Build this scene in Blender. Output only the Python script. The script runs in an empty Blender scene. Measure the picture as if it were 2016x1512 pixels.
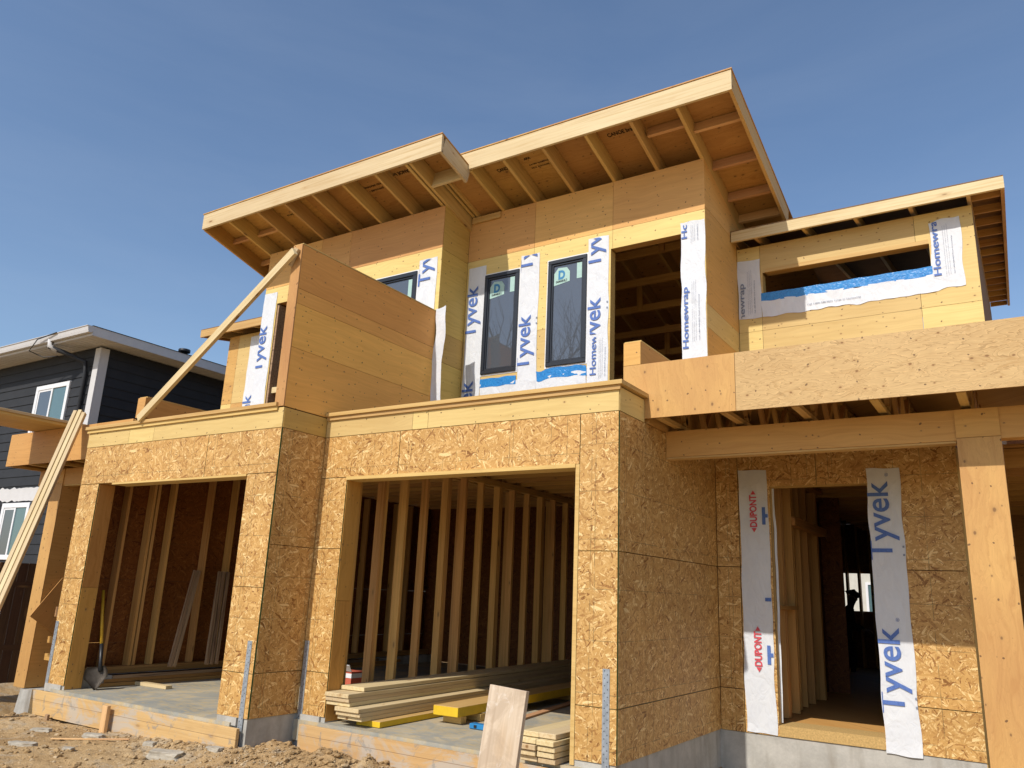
import bpy, bmesh, math, random
from mathutils import Vector, Matrix, noise
rnd = random.Random(7)
C = bpy.context.scene.collection
# ------------------------------------------------------------------ camera, sky, sun, exposure
CZ = 1.6
cd = bpy.data.cameras.new('camera'); cam = bpy.data.objects.new('camera', cd); C.objects.link(cam)
RT = Vector((0.842031661562828, 0.5378010855995303, 0.041864940625939734))
DN = Vector((-0.10359598561055806, 0.23738778411675737, -0.9658752050433286))
FW = Vector((-0.52938695931334, 0.8089604639782998, 0.2556020638196681))
m = Matrix((RT, -DN, -FW)).transposed().to_4x4(); m.translation = (0, 0, CZ)
cam.matrix_world = m
cd.sensor_width = 36; cd.lens = 1555.0 / 2016 * 36; cd.clip_start = .05; cd.clip_end = 2000
bpy.context.scene.camera = cam
S = Vector((-.10, -1.0, .97)).normalized()
EL = math.asin(S.z)
w = bpy.data.worlds.new('World'); bpy.context.scene.world = w; w.use_nodes = True
nt = w.node_tree; nt.nodes.clear()
sk = nt.nodes.new('ShaderNodeTexSky'); sk.sky_type = 'NISHITA'; sk.sun_disc = False
sk.sun_elevation = EL; sk.sun_rotation = math.atan2(S.x, S.y) % (2 * math.pi)
sk.air_density = 1.1; sk.dust_density = 1.1; sk.ozone_density = 3.2; sk.altitude = 300
bg = nt.nodes.new('ShaderNodeBackground'); bg.inputs[1].default_value = .146
wo = nt.nodes.new('ShaderNodeOutputWorld')
tc = nt.nodes.new('ShaderNodeTexCoord'); mp = nt.nodes.new('ShaderNodeMapping'); mp.inputs['Scale'].default_value = (1.2, 1.2, 6); mp.inputs['Rotation'].default_value = (.15, .1, .4)
cn = nt.nodes.new('ShaderNodeTexNoise'); cn.inputs['Scale'].default_value = 1.6; cn.inputs['Detail'].default_value = 6; cn.inputs['Roughness'].default_value = .6; cn.inputs['Distortion'].default_value = .5
cr = nt.nodes.new('ShaderNodeMapRange'); cr.inputs[1].default_value = .42; cr.inputs[2].default_value = .72; cr.inputs[3].default_value = 0; cr.inputs[4].default_value = .045
mxs = nt.nodes.new('ShaderNodeMix'); mxs.data_type = 'RGBA'; mxs.inputs[7].default_value = (5.2, 5.6, 6.2, 1)
nt.links.new(tc.outputs['Generated'], mp.inputs[0]); nt.links.new(mp.outputs[0], cn.inputs['Vector']); nt.links.new(cn.outputs[0], cr.inputs[0]); nt.links.new(cr.outputs[0], mxs.inputs[0]); nt.links.new(sk.outputs[0], mxs.inputs[6])
nt.links.new(mxs.outputs[2], bg.inputs[0]); nt.links.new(bg.outputs[0], wo.inputs[0])
sd = bpy.data.lights.new('sun', 'SUN'); sd.energy = 3.9; sd.angle = math.radians(.53); sd.color = (1, .955, .89)
sun = bpy.data.objects.new('sun', sd); C.objects.link(sun)
sun.rotation_euler = S.to_track_quat('Z', 'Y').to_euler()
vs = bpy.context.scene.view_settings; vs.view_transform = 'Standard'; vs.look = 'None'; vs.gamma = 1; vs.exposure = 0.0
cy = bpy.context.scene.cycles
cy.max_bounces = 8; cy.diffuse_bounces = 2; cy.glossy_bounces = 4; cy.use_denoising = True

# ------------------------------------------------------------------ node helpers
class N:
    def __init__(s, name):
        s.m = bpy.data.materials.new(name); s.m.use_nodes = True; s.t = s.m.node_tree; s.t.nodes.clear()
        s.o = s.t.nodes.new('ShaderNodeOutputMaterial'); s.b = s.t.nodes.new('ShaderNodeBsdfPrincipled')
        s.t.links.new(s.b.outputs[0], s.o.inputs[0])
    def n(s, ty, **k):
        x = s.t.nodes.new(ty)
        for a, b in k.items(): setattr(x, a, b)
        return x
    def l(s, a, b): s.t.links.new(a, b)
    def put(s, x, i, v):
        if hasattr(v, 'is_output') or hasattr(v, 'links'): s.l(v, x.inputs[i])
        else: x.inputs[i].default_value = v
    def math(s, op, a, b=0, c=0):
        x = s.n('ShaderNodeMath', operation=op)
        s.put(x, 0, a); s.put(x, 1, b); s.put(x, 2, c); return x.outputs[0]
    def xyz(s, coord='Object'):
        t = s.n('ShaderNodeTexCoord'); p = s.n('ShaderNodeSeparateXYZ')
        if coord == 'World':
            g = s.n('ShaderNodeNewGeometry'); s.l(g.outputs['Position'], p.inputs[0])
        else: s.l(t.outputs[coord], p.inputs[0])
        return p.outputs
    def vec(s, x, y, z):
        c = s.n('ShaderNodeCombineXYZ'); s.put(c, 0, x); s.put(c, 1, y); s.put(c, 2, z); return c.outputs[0]
    def rand(s): return s.n('ShaderNodeObjectInfo').outputs['Random']
    def noise(s, v, scale, det=3, rough=.5, dist=0):
        x = s.n('ShaderNodeTexNoise'); s.l(v, x.inputs['Vector']); x.inputs['Scale'].default_value = scale
        x.inputs['Detail'].default_value = det; x.inputs['Roughness'].default_value = rough; x.inputs['Distortion'].default_value = dist
        return x.outputs[0]
    def ramp(s, f, stops, interp='LINEAR'):
        x = s.n('ShaderNodeValToRGB'); s.l(f, x.inputs[0]); e = x.color_ramp.elements; x.color_ramp.interpolation = interp
        while len(e) < len(stops): e.new(.5)
        for i, (p, c) in enumerate(stops):
            e[i].position = p; e[i].color = (c[0], c[1], c[2], 1) if not isinstance(c, (int, float)) else (c, c, c, 1)
        return x.outputs[0]
    def mix(s, f, a, b, mode='MIX'):
        x = s.n('ShaderNodeMix', data_type='RGBA', blend_type=mode)
        s.put(x, 0, f)
        for i, v in ((6, a), (7, b)):
            if isinstance(v, tuple): x.inputs[i].default_value = (v[0], v[1], v[2], 1)
            else: s.l(v, x.inputs[i])
        return x.outputs[2]
    def bump(s, h, strength=.3, dist=.004):
        x = s.n('ShaderNodeBump'); s.l(h, x.inputs['Height']); x.inputs['Strength'].default_value = strength
        x.inputs['Distance'].default_value = dist; s.l(x.outputs[0], s.b.inputs['Normal'])
    def col(s, c, rough=.7, spec=.3):
        s.put(s.b, 'Base Color', (c[0], c[1], c[2], 1) if isinstance(c, tuple) else c)
        s.put(s.b, 'Roughness', rough); s.b.inputs['Specular IOR Level'].default_value = spec
        return s.m

def mat_osb(name, tint=(1, 1, 1), lines=1.0):
    k = N(name); X, Y, Z = k.xyz(); r = k.rand()
    U = k.math('ADD', k.math('ADD', X, Y), k.math('MULTIPLY', r, 7)); V = k.math('ADD', Z, k.math('MULTIPLY', r, 3.3))
    wv = k.vec(U, V, 0)
    wob = k.noise(wv, 6, 1)
    cur = None
    for i, (ang, fl, fs) in enumerate(((8, 12, 62), (-28, 11, 56), (52, 15, 72), (-62, 12, 58), (85, 14, 70), (25, 9.5, 48), (-8, 8, 42), (38, 10, 52), (-45, 11, 60), (15, 22, 110), (-35, 20, 100), (60, 24, 120), (-75, 19, 95))):
        a = math.radians(ang); c, sn = math.cos(a), math.sin(a)
        uu = k.math('ADD', k.math('MULTIPLY', U, c), k.math('MULTIPLY', V, sn))
        vv = k.math('SUBTRACT', k.math('MULTIPLY', V, c), k.math('MULTIPLY', U, sn))
        vo = k.n('ShaderNodeTexVoronoi', voronoi_dimensions='2D', feature='F1', distance='CHEBYCHEV'); vo.inputs['Scale'].default_value = 1
        k.l(k.vec(k.math('ADD', k.math('MULTIPLY', uu, fl), i * 5.3), k.math('ADD', k.math('MULTIPLY', vv, fs), k.math('MULTIPLY', wob, .05)), 0), vo.inputs['Vector'])
        sp = k.n('ShaderNodeSeparateColor'); k.l(vo.outputs['Color'], sp.inputs[0])
        if cur is None: cur = (sp.outputs[0], sp.outputs[1])
        else:
            g = k.math('GREATER_THAN', sp.outputs[1], cur[1])
            mx = k.n('ShaderNodeMix', data_type='FLOAT'); k.l(g, mx.inputs[0]); k.l(cur[0], mx.inputs[2]); k.l(sp.outputs[0], mx.inputs[3])
            cur = (mx.outputs[0], k.math('MAXIMUM', sp.outputs[1], cur[1]))
    g = k.noise(k.vec(k.math('MULTIPLY', U, 3), k.math('MULTIPLY', V, 3), 1), 34, 3, .7)
    sh = k.math('ADD', cur[0], k.math('MULTIPLY', k.math('SUBTRACT', g, .5), .45))
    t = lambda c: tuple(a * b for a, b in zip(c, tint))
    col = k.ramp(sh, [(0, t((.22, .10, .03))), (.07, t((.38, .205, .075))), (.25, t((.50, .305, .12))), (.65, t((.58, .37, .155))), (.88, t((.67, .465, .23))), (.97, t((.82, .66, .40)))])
    big = k.noise(wv, 1.1, 3)
    col = k.mix(.25, col, k.ramp(big, [(.3, (.42, .27, .12)), (.7, (.85, .62, .36))]), 'MULTIPLY')
    # printed nailing lines
    def line(P, per, off):
        f = k.math('FRACT', k.math('ADD', k.math('DIVIDE', P, per), off))
        return k.math('LESS_THAN', k.math('ABSOLUTE', k.math('SUBTRACT', f, .5)), .0032 / per)
    ln = k.math('MAXIMUM', line(k.math('ADD', X, Y), .4064, .12), line(k.math('ADD', X, Y), .6096, .31))
    lz = line(Z, .4064, .27)
    ln = k.math('MAXIMUM', ln, lz)
    brk = k.ramp(k.noise(wv, 9, 2), [(.35, 0.0), (.55, 1.0)])
    col = k.mix(k.math('MULTIPLY', k.math('MULTIPLY', ln, brk), .55 * lines), col, (.09, .075, .03))
    k.bump(cur[0], .5, .003)
    return k.col(col, k.math('ADD', k.math('MULTIPLY', cur[1], -.1), .62), .35)

def mat_ply(name, base, dark, knots=1.0, wild=0.0, nails=1.0, vert=False, red=.0):
    """plywood / board face: grain along local X"""
    k = N(name); X, Y, Z = k.xyz(); r = k.rand()
    if vert: X, Z = Z, X
    X0, Z0 = (k.math('ADD', X, Y), Z) if not vert else (X, k.math('ADD', Z, Y))
    X = X0
    U = k.math('ADD', X, k.math('MULTIPLY', r, 13)); V = k.math('ADD', Z0, k.math('MULTIPLY', r, 5))
    d = k.noise(k.vec(k.math('MULTIPLY', U, 1.6), k.math('MULTIPLY', V, 5), 0), 1, 2 + 2 * (wild > 0))
    g1 = k.noise(k.vec(k.math('MULTIPLY', U, 1.2), k.math('ADD', k.math('MULTIPLY', V, 34), k.math('MULTIPLY', d, 6 + 14 * wild)), 0), 1, 4, .6)
    col = k.ramp(g1, [(.25, dark), (.5, base), (.8, tuple(min(1, c * 1.12) for c in base))])
    if wild:
        f = k.math('ADD', k.math('MULTIPLY', V, 20), k.math('MULTIPLY', k.noise(k.vec(k.math('MULTIPLY', U, 1.8), k.math('MULTIPLY', V, 5.5), 3), 1.35, 4, .5, .7), 13))
        band = k.ramp(k.math('FRACT', f), [(0, 0.0), (.78, .25), (.93, 1.0), (1, 0.0)])
        col = k.mix(k.math('MULTIPLY', band, .5 * wild), col, tuple(c * .62 for c in dark))
        band2 = k.ramp(k.math('FRACT', f), [(0, 1.0), (.12, 0.0)])
        col = k.mix(k.math('MULTIPLY', band2, .35 * wild), col, tuple(min(1, c * 1.35) for c in base))
    big = k.noise(k.vec(k.math('MULTIPLY', U, .8), k.math('MULTIPLY', V, 2.2), 2), 1.2, 3)
    col = k.mix(.35, col, k.ramp(big, [(.3, (.72, .62, .5)), (.7, (1, 1, 1))]), 'MULTIPLY')
    if red: col = k.mix(k.math('MULTIPLY', k.ramp(big, [(.35, 1.0), (.65, 0.0)]), red), col, (.42, .19, .075))
    hv = k.n('ShaderNodeHueSaturation'); k.l(col, hv.inputs['Color'])
    k.l(k.math('ADD', k.math('MULTIPLY', r, .24), .88), hv.inputs['Value']); k.l(k.math('ADD', k.math('MULTIPLY', r, .014), .493), hv.inputs['Hue'])
    col = hv.outputs[0]
    if knots:
        vo = k.n('ShaderNodeTexVoronoi', voronoi_dimensions='2D', feature='F1'); vo.inputs['Scale'].default_value = 1
        k.l(k.vec(k.math('MULTIPLY', U, 5.5), k.math('MULTIPLY', V, 8), 0), vo.inputs['Vector'])
        sp = k.n('ShaderNodeSeparateColor'); k.l(vo.outputs['Color'], sp.inputs[0])
        rad = k.math('MULTIPLY', k.math('GREATER_THAN', sp.outputs[0], .38), k.math('MULTIPLY', sp.outputs[1], .115 * knots))
        kd = k.math('DIVIDE', vo.outputs['Distance'], k.math('ADD', rad, .0001))
        kd = k.math('ADD', kd, k.math('MULTIPLY', k.math('SUBTRACT', g1, .5), .8))
        col = k.mix(k.ramp(kd, [(.55, 1.0), (1.0, 0.0)]), col, (.16, .075, .03))
        col = k.mix(k.math('MULTIPLY', k.ramp(k.math('MULTIPLY', kd, .45), [(.3, 1.0), (1.0, 0.0)]), .4), col, (.4, .22, .08))
    if nails:
        jt = k.noise(k.vec(U, V, 7), 1.7, 0); jt = k.math('MULTIPLY', k.math('SUBTRACT', jt, .5), .25)
        def cell(P, per, off):
            f = k.math('FRACT', k.math('ADD', k.math('DIVIDE', k.math('ADD', P, jt), per), off)); return k.math('MULTIPLY', k.math('SUBTRACT', f, .5), per)
        a = cell(X0, .4064, .06); b = cell(Z0, .15, .4)
        q = k.math('SQRT', k.math('ADD', k.math('MULTIPLY', a, a), k.math('MULTIPLY', b, b)))
        col = k.mix(k.math('MULTIPLY', k.math('LESS_THAN', q, .0078), .8 * nails), col, (.10, .05, .025))
    k.bump(g1, .25, .0015)
    return k.col(col, .62, .3)

def mat_wood(name, base, dark, knots=1.0, kt=.45, kr=.05):
    """sawn lumber, grain along local X"""
    k = N(name); X, Y, Z = k.xyz(); r = k.rand()
    U = k.math('ADD', X, k.math('MULTIPLY', r, 31)); V = k.math('ADD', Z, k.math('MULTIPLY', r, 3)); W = k.math('ADD', Y, k.math('MULTIPLY', r, 9))
    g = k.noise(k.vec(k.math('MULTIPLY', U, 1.1), k.math('MULTIPLY', W, 42), k.math('MULTIPLY', V, 42)), 1, 4, .62, .3)
    col = k.ramp(g, [(.25, dark), (.52, base), (.85, tuple(min(1, c * 1.13) for c in base))])
    big = k.noise(k.vec(k.math('MULTIPLY', U, .7), k.math('MULTIPLY', W, 2), k.math('MULTIPLY', V, 2)), 1, 2)
    col = k.mix(.4, col, k.ramp(big, [(.3, (.78, .68, .55)), (.7, (1, 1, 1))]), 'MULTIPLY')
    hv = k.n('ShaderNodeHueSaturation'); k.l(col, hv.inputs['Color'])
    k.l(k.math('ADD', k.math('MULTIPLY', r, .24), .86), hv.inputs['Value']); k.l(k.math('ADD', k.math('MULTIPLY', r, .016), .49), hv.inputs['Hue'])
    col = hv.outputs[0]
    if knots:
        vo = k.n('ShaderNodeTexVoronoi', voronoi_dimensions='3D', feature='F1'); vo.inputs['Scale'].default_value = 1
        k.l(k.vec(k.math('MULTIPLY', U, 2.4), k.math('MULTIPLY', W, 7), k.math('MULTIPLY', V, 7)), vo.inputs['Vector'])
        sp = k.n('ShaderNodeSeparateColor'); k.l(vo.outputs['Color'], sp.inputs[0])
        rad = k.math('MULTIPLY', k.math('GREATER_THAN', sp.outputs[0], kt), k.math('ADD', k.math('MULTIPLY', sp.outputs[1], .1), kr))
        kd = k.math('DIVIDE', vo.outputs['Distance'], k.math('ADD', rad, .0001))
        col = k.mix(k.math('MULTIPLY', k.ramp(kd, [(.5, 1.0), (1.0, 0.0)]), knots), col, (.17, .08, .03))
        col = k.mix(k.math('MULTIPLY', k.ramp(k.math('MULTIPLY', kd, .4), [(.35, 1.0), (1.0, 0.0)]), .35), col, (.45, .26, .1))
    k.bump(g, .3, .0015)
    return k.col(col, .65, .3)

def mat_plain(name, c, rough=.6, spec=.4, var=.12, scale=9, metal=0, bump=.15):
    k = N(name); X, Y, Z = k.xyz(); v = k.vec(X, Y, Z)
    n = k.noise(v, scale, 5, .6)
    col = k.ramp(n, [(.25, tuple(a * (1 - var) for a in c)), (.75, tuple(min(1, a * (1 + var)) for a in c))])
    k.b.inputs['Metallic'].default_value = metal
    if bump: k.bump(n, bump, .003)
    return k.col(col, rough, spec)

def mat_concrete(name, c, streak=.5, damp=(.3, .27, .22)):
    k = N(name); X, Y, Z = k.xyz('World'); v = k.vec(X, Y, Z)
    n = k.noise(v, 3.5, 6, .65); f = k.noise(v, 45, 3, .6)
    col = k.ramp(n, [(.3, tuple(a * .72 for a in c)), (.6, c), (.8, tuple(min(1, a * 1.15) for a in c))])
    col = k.mix(.35, col, k.ramp(f, [(.3, (.75, .75, .75)), (.7, (1, 1, 1))]), 'MULTIPLY')
    s = k.noise(k.vec(k.math('MULTIPLY', k.math('ADD', X, Y), 7), 0, k.math('MULTIPLY', Z, 1.2)), 1, 4)
    col = k.mix(k.math('MULTIPLY', k.ramp(s, [(.5, 0.0), (.72, 1.0)]), streak), col, damp)
    k.bump(f, .35, .004)
    return k.col(col, .85, .25)

def mat_slab(name):
    k = N(name); X, Y, Z = k.xyz('World'); v = k.vec(X, Y, Z)
    n = k.noise(v, 1.4, 5, .65, .4); f = k.noise(k.vec(k.math('MULTIPLY', X, 2), k.math('MULTIPLY', Y, 7), 0), 4, 5, .7)
    col = k.ramp(n, [(.35, (.27, .27, .235)), (.5, (.42, .385, .30)), (.65, (.54, .46, .32))])
    col = k.mix(k.ramp(f, [(.44, 0.0), (.6, .85)]), col, (.52, .39, .20))
    col = k.mix(k.ramp(k.noise(v, 2.6, 4, .6, 1), [(.48, 0.0), (.58, .6)]), col, (.27, .285, .27))
    k.bump(f, .2, .003)
    return k.col(col, .75, .3)

def mat_wrap(name='house_wrap'):
    k = N(name); X, Y, Z = k.xyz('World'); v = k.vec(k.math('ADD', X, Y), k.math('MULTIPLY', Z, .6), 0)
    n = k.noise(v, 9, 4, .55, 1.2); n2 = k.noise(v, 2.5, 3, .5, .8)
    h = k.math('ADD', k.math('ABSOLUTE', k.math('SUBTRACT', n, .5)), k.math('MULTIPLY', k.math('ABSOLUTE', k.math('SUBTRACT', n2, .5)), 2.6)) 
    col = k.ramp(n, [(.3, (.66, .675, .70)), (.7, (.72, .73, .74))])
    k.bump(h, .55, .02)
    return k.col(col, .55, .35)
def mat_ink(name, c):
    k = N(name); X, Y, Z = k.xyz('World'); v = k.vec(k.math('ADD', X, Y), k.math('MULTIPLY', Z, .6), 0)
    n = k.noise(v, 9, 4, .55, 1.2); n2 = k.noise(v, 2.5, 3, .5, .8)
    h = k.math('ADD', k.math('ABSOLUTE', k.math('SUBTRACT', n, .5)), k.math('MULTIPLY', k.math('ABSOLUTE', k.math('SUBTRACT', n2, .5)), 2.6)) ; k.bump(h, .55, .02)
    g = k.noise(v, 60, 3)
    return k.col(k.ramp(g, [(.3, c), (.8, tuple(a * 1.25 + .02 for a in c))]), .6, .3)
def mat_dirt():
    k = N('dirt'); X, Y, Z = k.xyz('World'); v = k.vec(X, Y, Z)
    n = k.noise(v, .9, 6, .65, .5); f = k.noise(v, 14, 6, .7); g = k.noise(v, 70, 4, .7)
    col = k.ramp(n, [(.3, (.42, .265, .125)), (.5, (.56, .375, .185)), (.68, (.64, .46, .255))])
    col = k.mix(.75, col, k.ramp(f, [(.3, (.62, .58, .54)), (.5, (.95, .94, .92)), (.75, (1, 1, 1))]), 'MULTIPLY')
    col = k.mix(.55, col, k.ramp(g, [(.35, (.55, .52, .48)), (.6, (1, 1, 1))]), 'MULTIPLY')
    gr = k.ramp(k.noise(v, 1.7, 5, .7, 1.2), [(.54, 0.0), (.62, 1.0)])
    col = k.mix(k.math('MULTIPLY', gr, .55), col, (.45, .38, .28))
    h = k.math('ADD', f, k.math('MULTIPLY', g, .5)); k.bump(h, .8, .03)
    return k.col(col, .95, .1)

M = {}
M['osb'] = mat_osb('osb_sheathing', (1.13, 1.06, .84))
M['green_edge'] = mat_plain('green_sealed_edge', (.07, .12, .04), .7, .2, .3, 40)
M['osb_edge'] = mat_plain('osb_edge', (.52, .34, .13), .8, .2, .3, 60)
M['osb_shade'] = mat_osb('osb_shade_darkened', (.40, .205, .085), .5)  # same OSB, tint darkened so the indoor shade sits in the colour
M['ply_y'] = mat_ply('yellow_plywood', (.72, .53, .205), (.66, .465, .165), .6)
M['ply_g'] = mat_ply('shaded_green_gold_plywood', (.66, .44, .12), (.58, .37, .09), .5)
M['ply_o'] = mat_ply('tan_plywood', (.68, .38, .115), (.61, .32, .09), .5)
M['ply_p'] = mat_ply('pinkish_tan_plywood', (.70, .385, .13), (.64, .335, .11), .6)
M['ply_j'] = mat_ply('orange_jamb_plywood', (.62, .31, .075), (.52, .24, .05), .8, .25, .6, True)
M['ply_q'] = mat_ply('orange_tan_privacy_plywood', (.86, .44, .11), (.80, .39, .09), .5)
M['ply_w'] = mat_ply('wild_grain_plywood', (.62, .415, .185), (.52, .315, .12), .75, 1.3)
M['ply_v'] = mat_ply('upright_grain_plywood', (.64, .37, .125), (.55, .29, .09), 1.1, .45, 1.0, True, .4)
M['ply_s'] = mat_ply('roof_sheathing_plywood', (.60, .345, .11), (.48, .24, .07), 1.2, .4, .5)
M['deck_shade'] = mat_plain('shade_darkened_sheathing', (.22, .12, .05), .8, .2, .2, 6)  # shade under decks and wing roofs painted in as a darker wood colour
M['lum'] = mat_wood('spruce_lumber', (.70, .56, .32), (.58, .415, .19), 1.0, .3)
M['lum_y'] = mat_wood('framing_lumber', (.66, .445, .165), (.54, .33, .10))
M['lum_d'] = mat_wood('stud_lumber', (.58, .33, .10), (.43, .22, .06))
M['lum_s'] = mat_wood('orange_stud_lumber', (.72, .40, .13), (.54, .27, .075), 1.0, .2)
M['lum_o'] = mat_wood('orange_form_lumber', (.68, .41, .2), (.58, .32, .14), .6)
M['lum_w'] = mat_wood('weathered_board', (.44, .30, .17), (.10, .055, .03))
def mat_pale():
    k = mat_wood('pale_plank', (.60, .48, .36), (.46, .34, .24), .8, .1, .12)
    t = k.node_tree; b = [n for n in t.nodes if n.type == 'BSDF_PRINCIPLED'][0]; src = b.inputs['Base Color'].links[0].from_socket
    q = object.__new__(N); q.m = k; q.t = t; q.b = b; X, Y, Z = q.xyz(); v = q.vec(X, Y, Z)
    c = q.mix(q.math('MULTIPLY', q.ramp(q.noise(v, 3.2, 5, .65, 1.2), [(.5, 0.0), (.62, 1.0)]), .55), src, (.42, .31, .21))
    c = q.mix(q.math('MULTIPLY', q.ramp(q.noise(v, 9, 5, .7, .8), [(.58, 0.0), (.7, 1.0)]), .6), c, (.74, .68, .60))
    t.links.new(c, b.inputs['Base Color']); return k
M['lum_pale'] = mat_pale()
def mat_form():
    k = mat_wood('splattered_form_board', (.64, .42, .18), (.54, .33, .13), .5)
    t = k.node_tree; b = [n for n in t.nodes if n.type == 'BSDF_PRINCIPLED'][0]; src = b.inputs['Base Color'].links[0].from_socket
    q = N('tmp'); bpy.data.materials.remove(q.m); q = object.__new__(N); q.m = k; q.t = t; q.b = b
    X, Y, Z = q.xyz(); v = q.vec(X, Y, Z)
    n = q.noise(q.vec(X, 0, q.math('MULTIPLY', Z, 2)), 1.7, 6, .7, .8)
    c = q.mix(q.math('MULTIPLY', q.ramp(n, [(.5, 0.0), (.6, 1.0)]), .72), src, (.46, .42, .36))
    c = q.mix(q.math('MULTIPLY', q.ramp(q.noise(v, 5, 6, .7, 1.5), [(.58, 0.0), (.64, 1.0)]), .6), c, (.24, .235, .22))
    ln = q.math('LESS_THAN', q.math('ABSOLUTE', q.math('SUBTRACT', Z, .165)), .003)
    c = q.mix(q.math('MULTIPLY', ln, .6), c, (.18, .09, .04)); t.links.new(c, b.inputs['Base Color']); return k
M['form'] = mat_form()
M['beam_y'] = mat_plain('yellow_end_sealer', (.72, .46, .02), .55, .4, .1, 12)
M['conc'] = mat_concrete('foundation_concrete', (.52, .495, .44), .8)
M['slab'] = mat_slab('slab_concrete')
M['wrap'] = mat_wrap()
M['ink_b'] = mat_ink('blue_ink', (.08, .15, .40))
M['ink_r'] = mat_ink('red_ink', (.60, .07, .09))
M['ink_g'] = mat_ink('grey_ink', (.22, .25, .32))
M['ink_k'] = mat_plain('black_stamp_ink', (.02, .016, .014), .8, .1, .2, 90)
M['ink_br'] = mat_plain('red_brown_stamp_ink', (.22, .06, .03), .8, .1, .2, 90)
kt = N('blue_flashing_tape'); kx = kt.xyz('World'); kn = kt.noise(kt.vec(kx[0], kx[1], kx[2]), 22, 3, .5, 1.5); kt.bump(kn, .5, .012)
M['tape'] = kt.col(kt.ramp(kn, [(.3, (.015, .17, .47)), (.7, (.03, .26, .62))]), .3, .5)
M['black'] = mat_plain('black_window_frame', (.018, .022, .03), .4, .5, .1, 20, 0, 0)
M['white'] = mat_plain('white_vinyl', (.78, .78, .78), .5, .4, .04, 8, 0, .05)
kg = N('window_glass'); M['glass'] = kg.col((.075, .085, .10), .015, .5); kg.b.inputs['IOR'].default_value = 2.0
kg2 = N('neighbour_glass'); M['glass2'] = kg2.col((.10, .17, .18), .03, .5); kg2.b.inputs['IOR'].default_value = 1.7
M['stick'] = mat_plain('pale_green_sticker', (.40, .58, .52), .5, .3, .08, 20, 0, 0)
M['stick2'] = mat_plain('yellow_green_sticker', (.42, .50, .22), .5, .3, .08, 20, 0, 0)
M['sblue'] = mat_plain('sticker_blue', (.05, .22, .42), .5, .3, .05, 20, 0, 0)
M['galv'] = mat_plain('galvanised_steel', (.42, .47, .52), .42, .5, .15, 30, .75, .1)
def mat_strap():
    k = N('galvanised_strap'); X, Y, Z = k.xyz(); n = k.noise(k.vec(X, Y, Z), 22, 4, .6)
    col = k.ramp(n, [(.3, (.30, .34, .38)), (.7, (.50, .55, .60))])
    fz = k.math('MULTIPLY', k.math('SUBTRACT', k.math('FRACT', k.math('DIVIDE', k.math('ADD', Z, k.math('MULTIPLY', k.math('GREATER_THAN', X, .031), .028)), .056)), .5), .056)
    fx = k.math('SUBTRACT', k.math('ABSOLUTE', k.math('SUBTRACT', X, .031)), .013)
    q = k.math('SQRT', k.math('ADD', k.math('MULTIPLY', fx, fx), k.math('MULTIPLY', fz, fz)))
    dot = k.math('MULTIPLY', k.math('LESS_THAN', q, .0055), k.math('GREATER_THAN', Z, .25))
    col = k.mix(k.math('MULTIPLY', dot, .8), col, (.07, .075, .08)); k.b.inputs['Metallic'].default_value = .55
    k.bump(dot, .4, .004); return k.col(col, .45, .5)
M['strap'] = mat_strap()
M['steel_d'] = mat_plain('dark_plate', (.10, .09, .08), .5, .5, .3, 40, .5, .1)
M['siding'] = mat_plain('slate_blue_siding', (.031, .032, .035), .65, .22, .15, 3, 0, .2)
M['trimw'] = mat_plain('white_trim', (.62, .60, .58), .6, .3, .05, 6, 0, .1)
M['soffit'] = mat_plain('white_soffit', (.60, .58, .55), .6, .3, .05, 6, 0, .1)
M['shingle'] = mat_plain('dark_shingles', (.05, .05, .055), .9, .2, .35, 25, 0, .6)
M['fence'] = mat_wood('brown_fence_boards', (.10, .055, .03), (.06, .03, .018))
M['dirt'] = mat_dirt()
M['rock'] = mat_plain('grey_stone', (.42, .37, .29), .9, .2, .3, 12, 0, .6)
M['bark'] = mat_plain('grey_bark', (.16, .13, .11), .9, .1, .3, 20, 0, .5)
M['skin'] = mat_plain('skin', (.45, .27, .19), .6, .3)
M['cloth'] = mat_plain('dark_work_clothes', (.03, .035, .05), .9, .1)
M['hair'] = mat_plain('dark_cap', (.02, .02, .022), .8, .2)
M['handle'] = mat_plain('yellow_fibreglass', (.62, .36, .02), .45, .5, .1, 20, 0, 0)
M['blackp'] = mat_plain('black_plastic', (.015, .015, .017), .45, .5, .1, 20, 0, 0)
M['blade'] = mat_plain('dusty_steel', (.16, .13, .10), .6, .4, .3, 15, .4, .2)
M['bluep'] = mat_plain('blue_plastic', (.02, .20, .45), .4, .5)
M['redbox'] = mat_plain('red_card', (.55, .12, .07), .6, .3)
M['render'] = mat_plain('pale_render', (.62, .60, .52), .8, .2, .08, 6)

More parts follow.
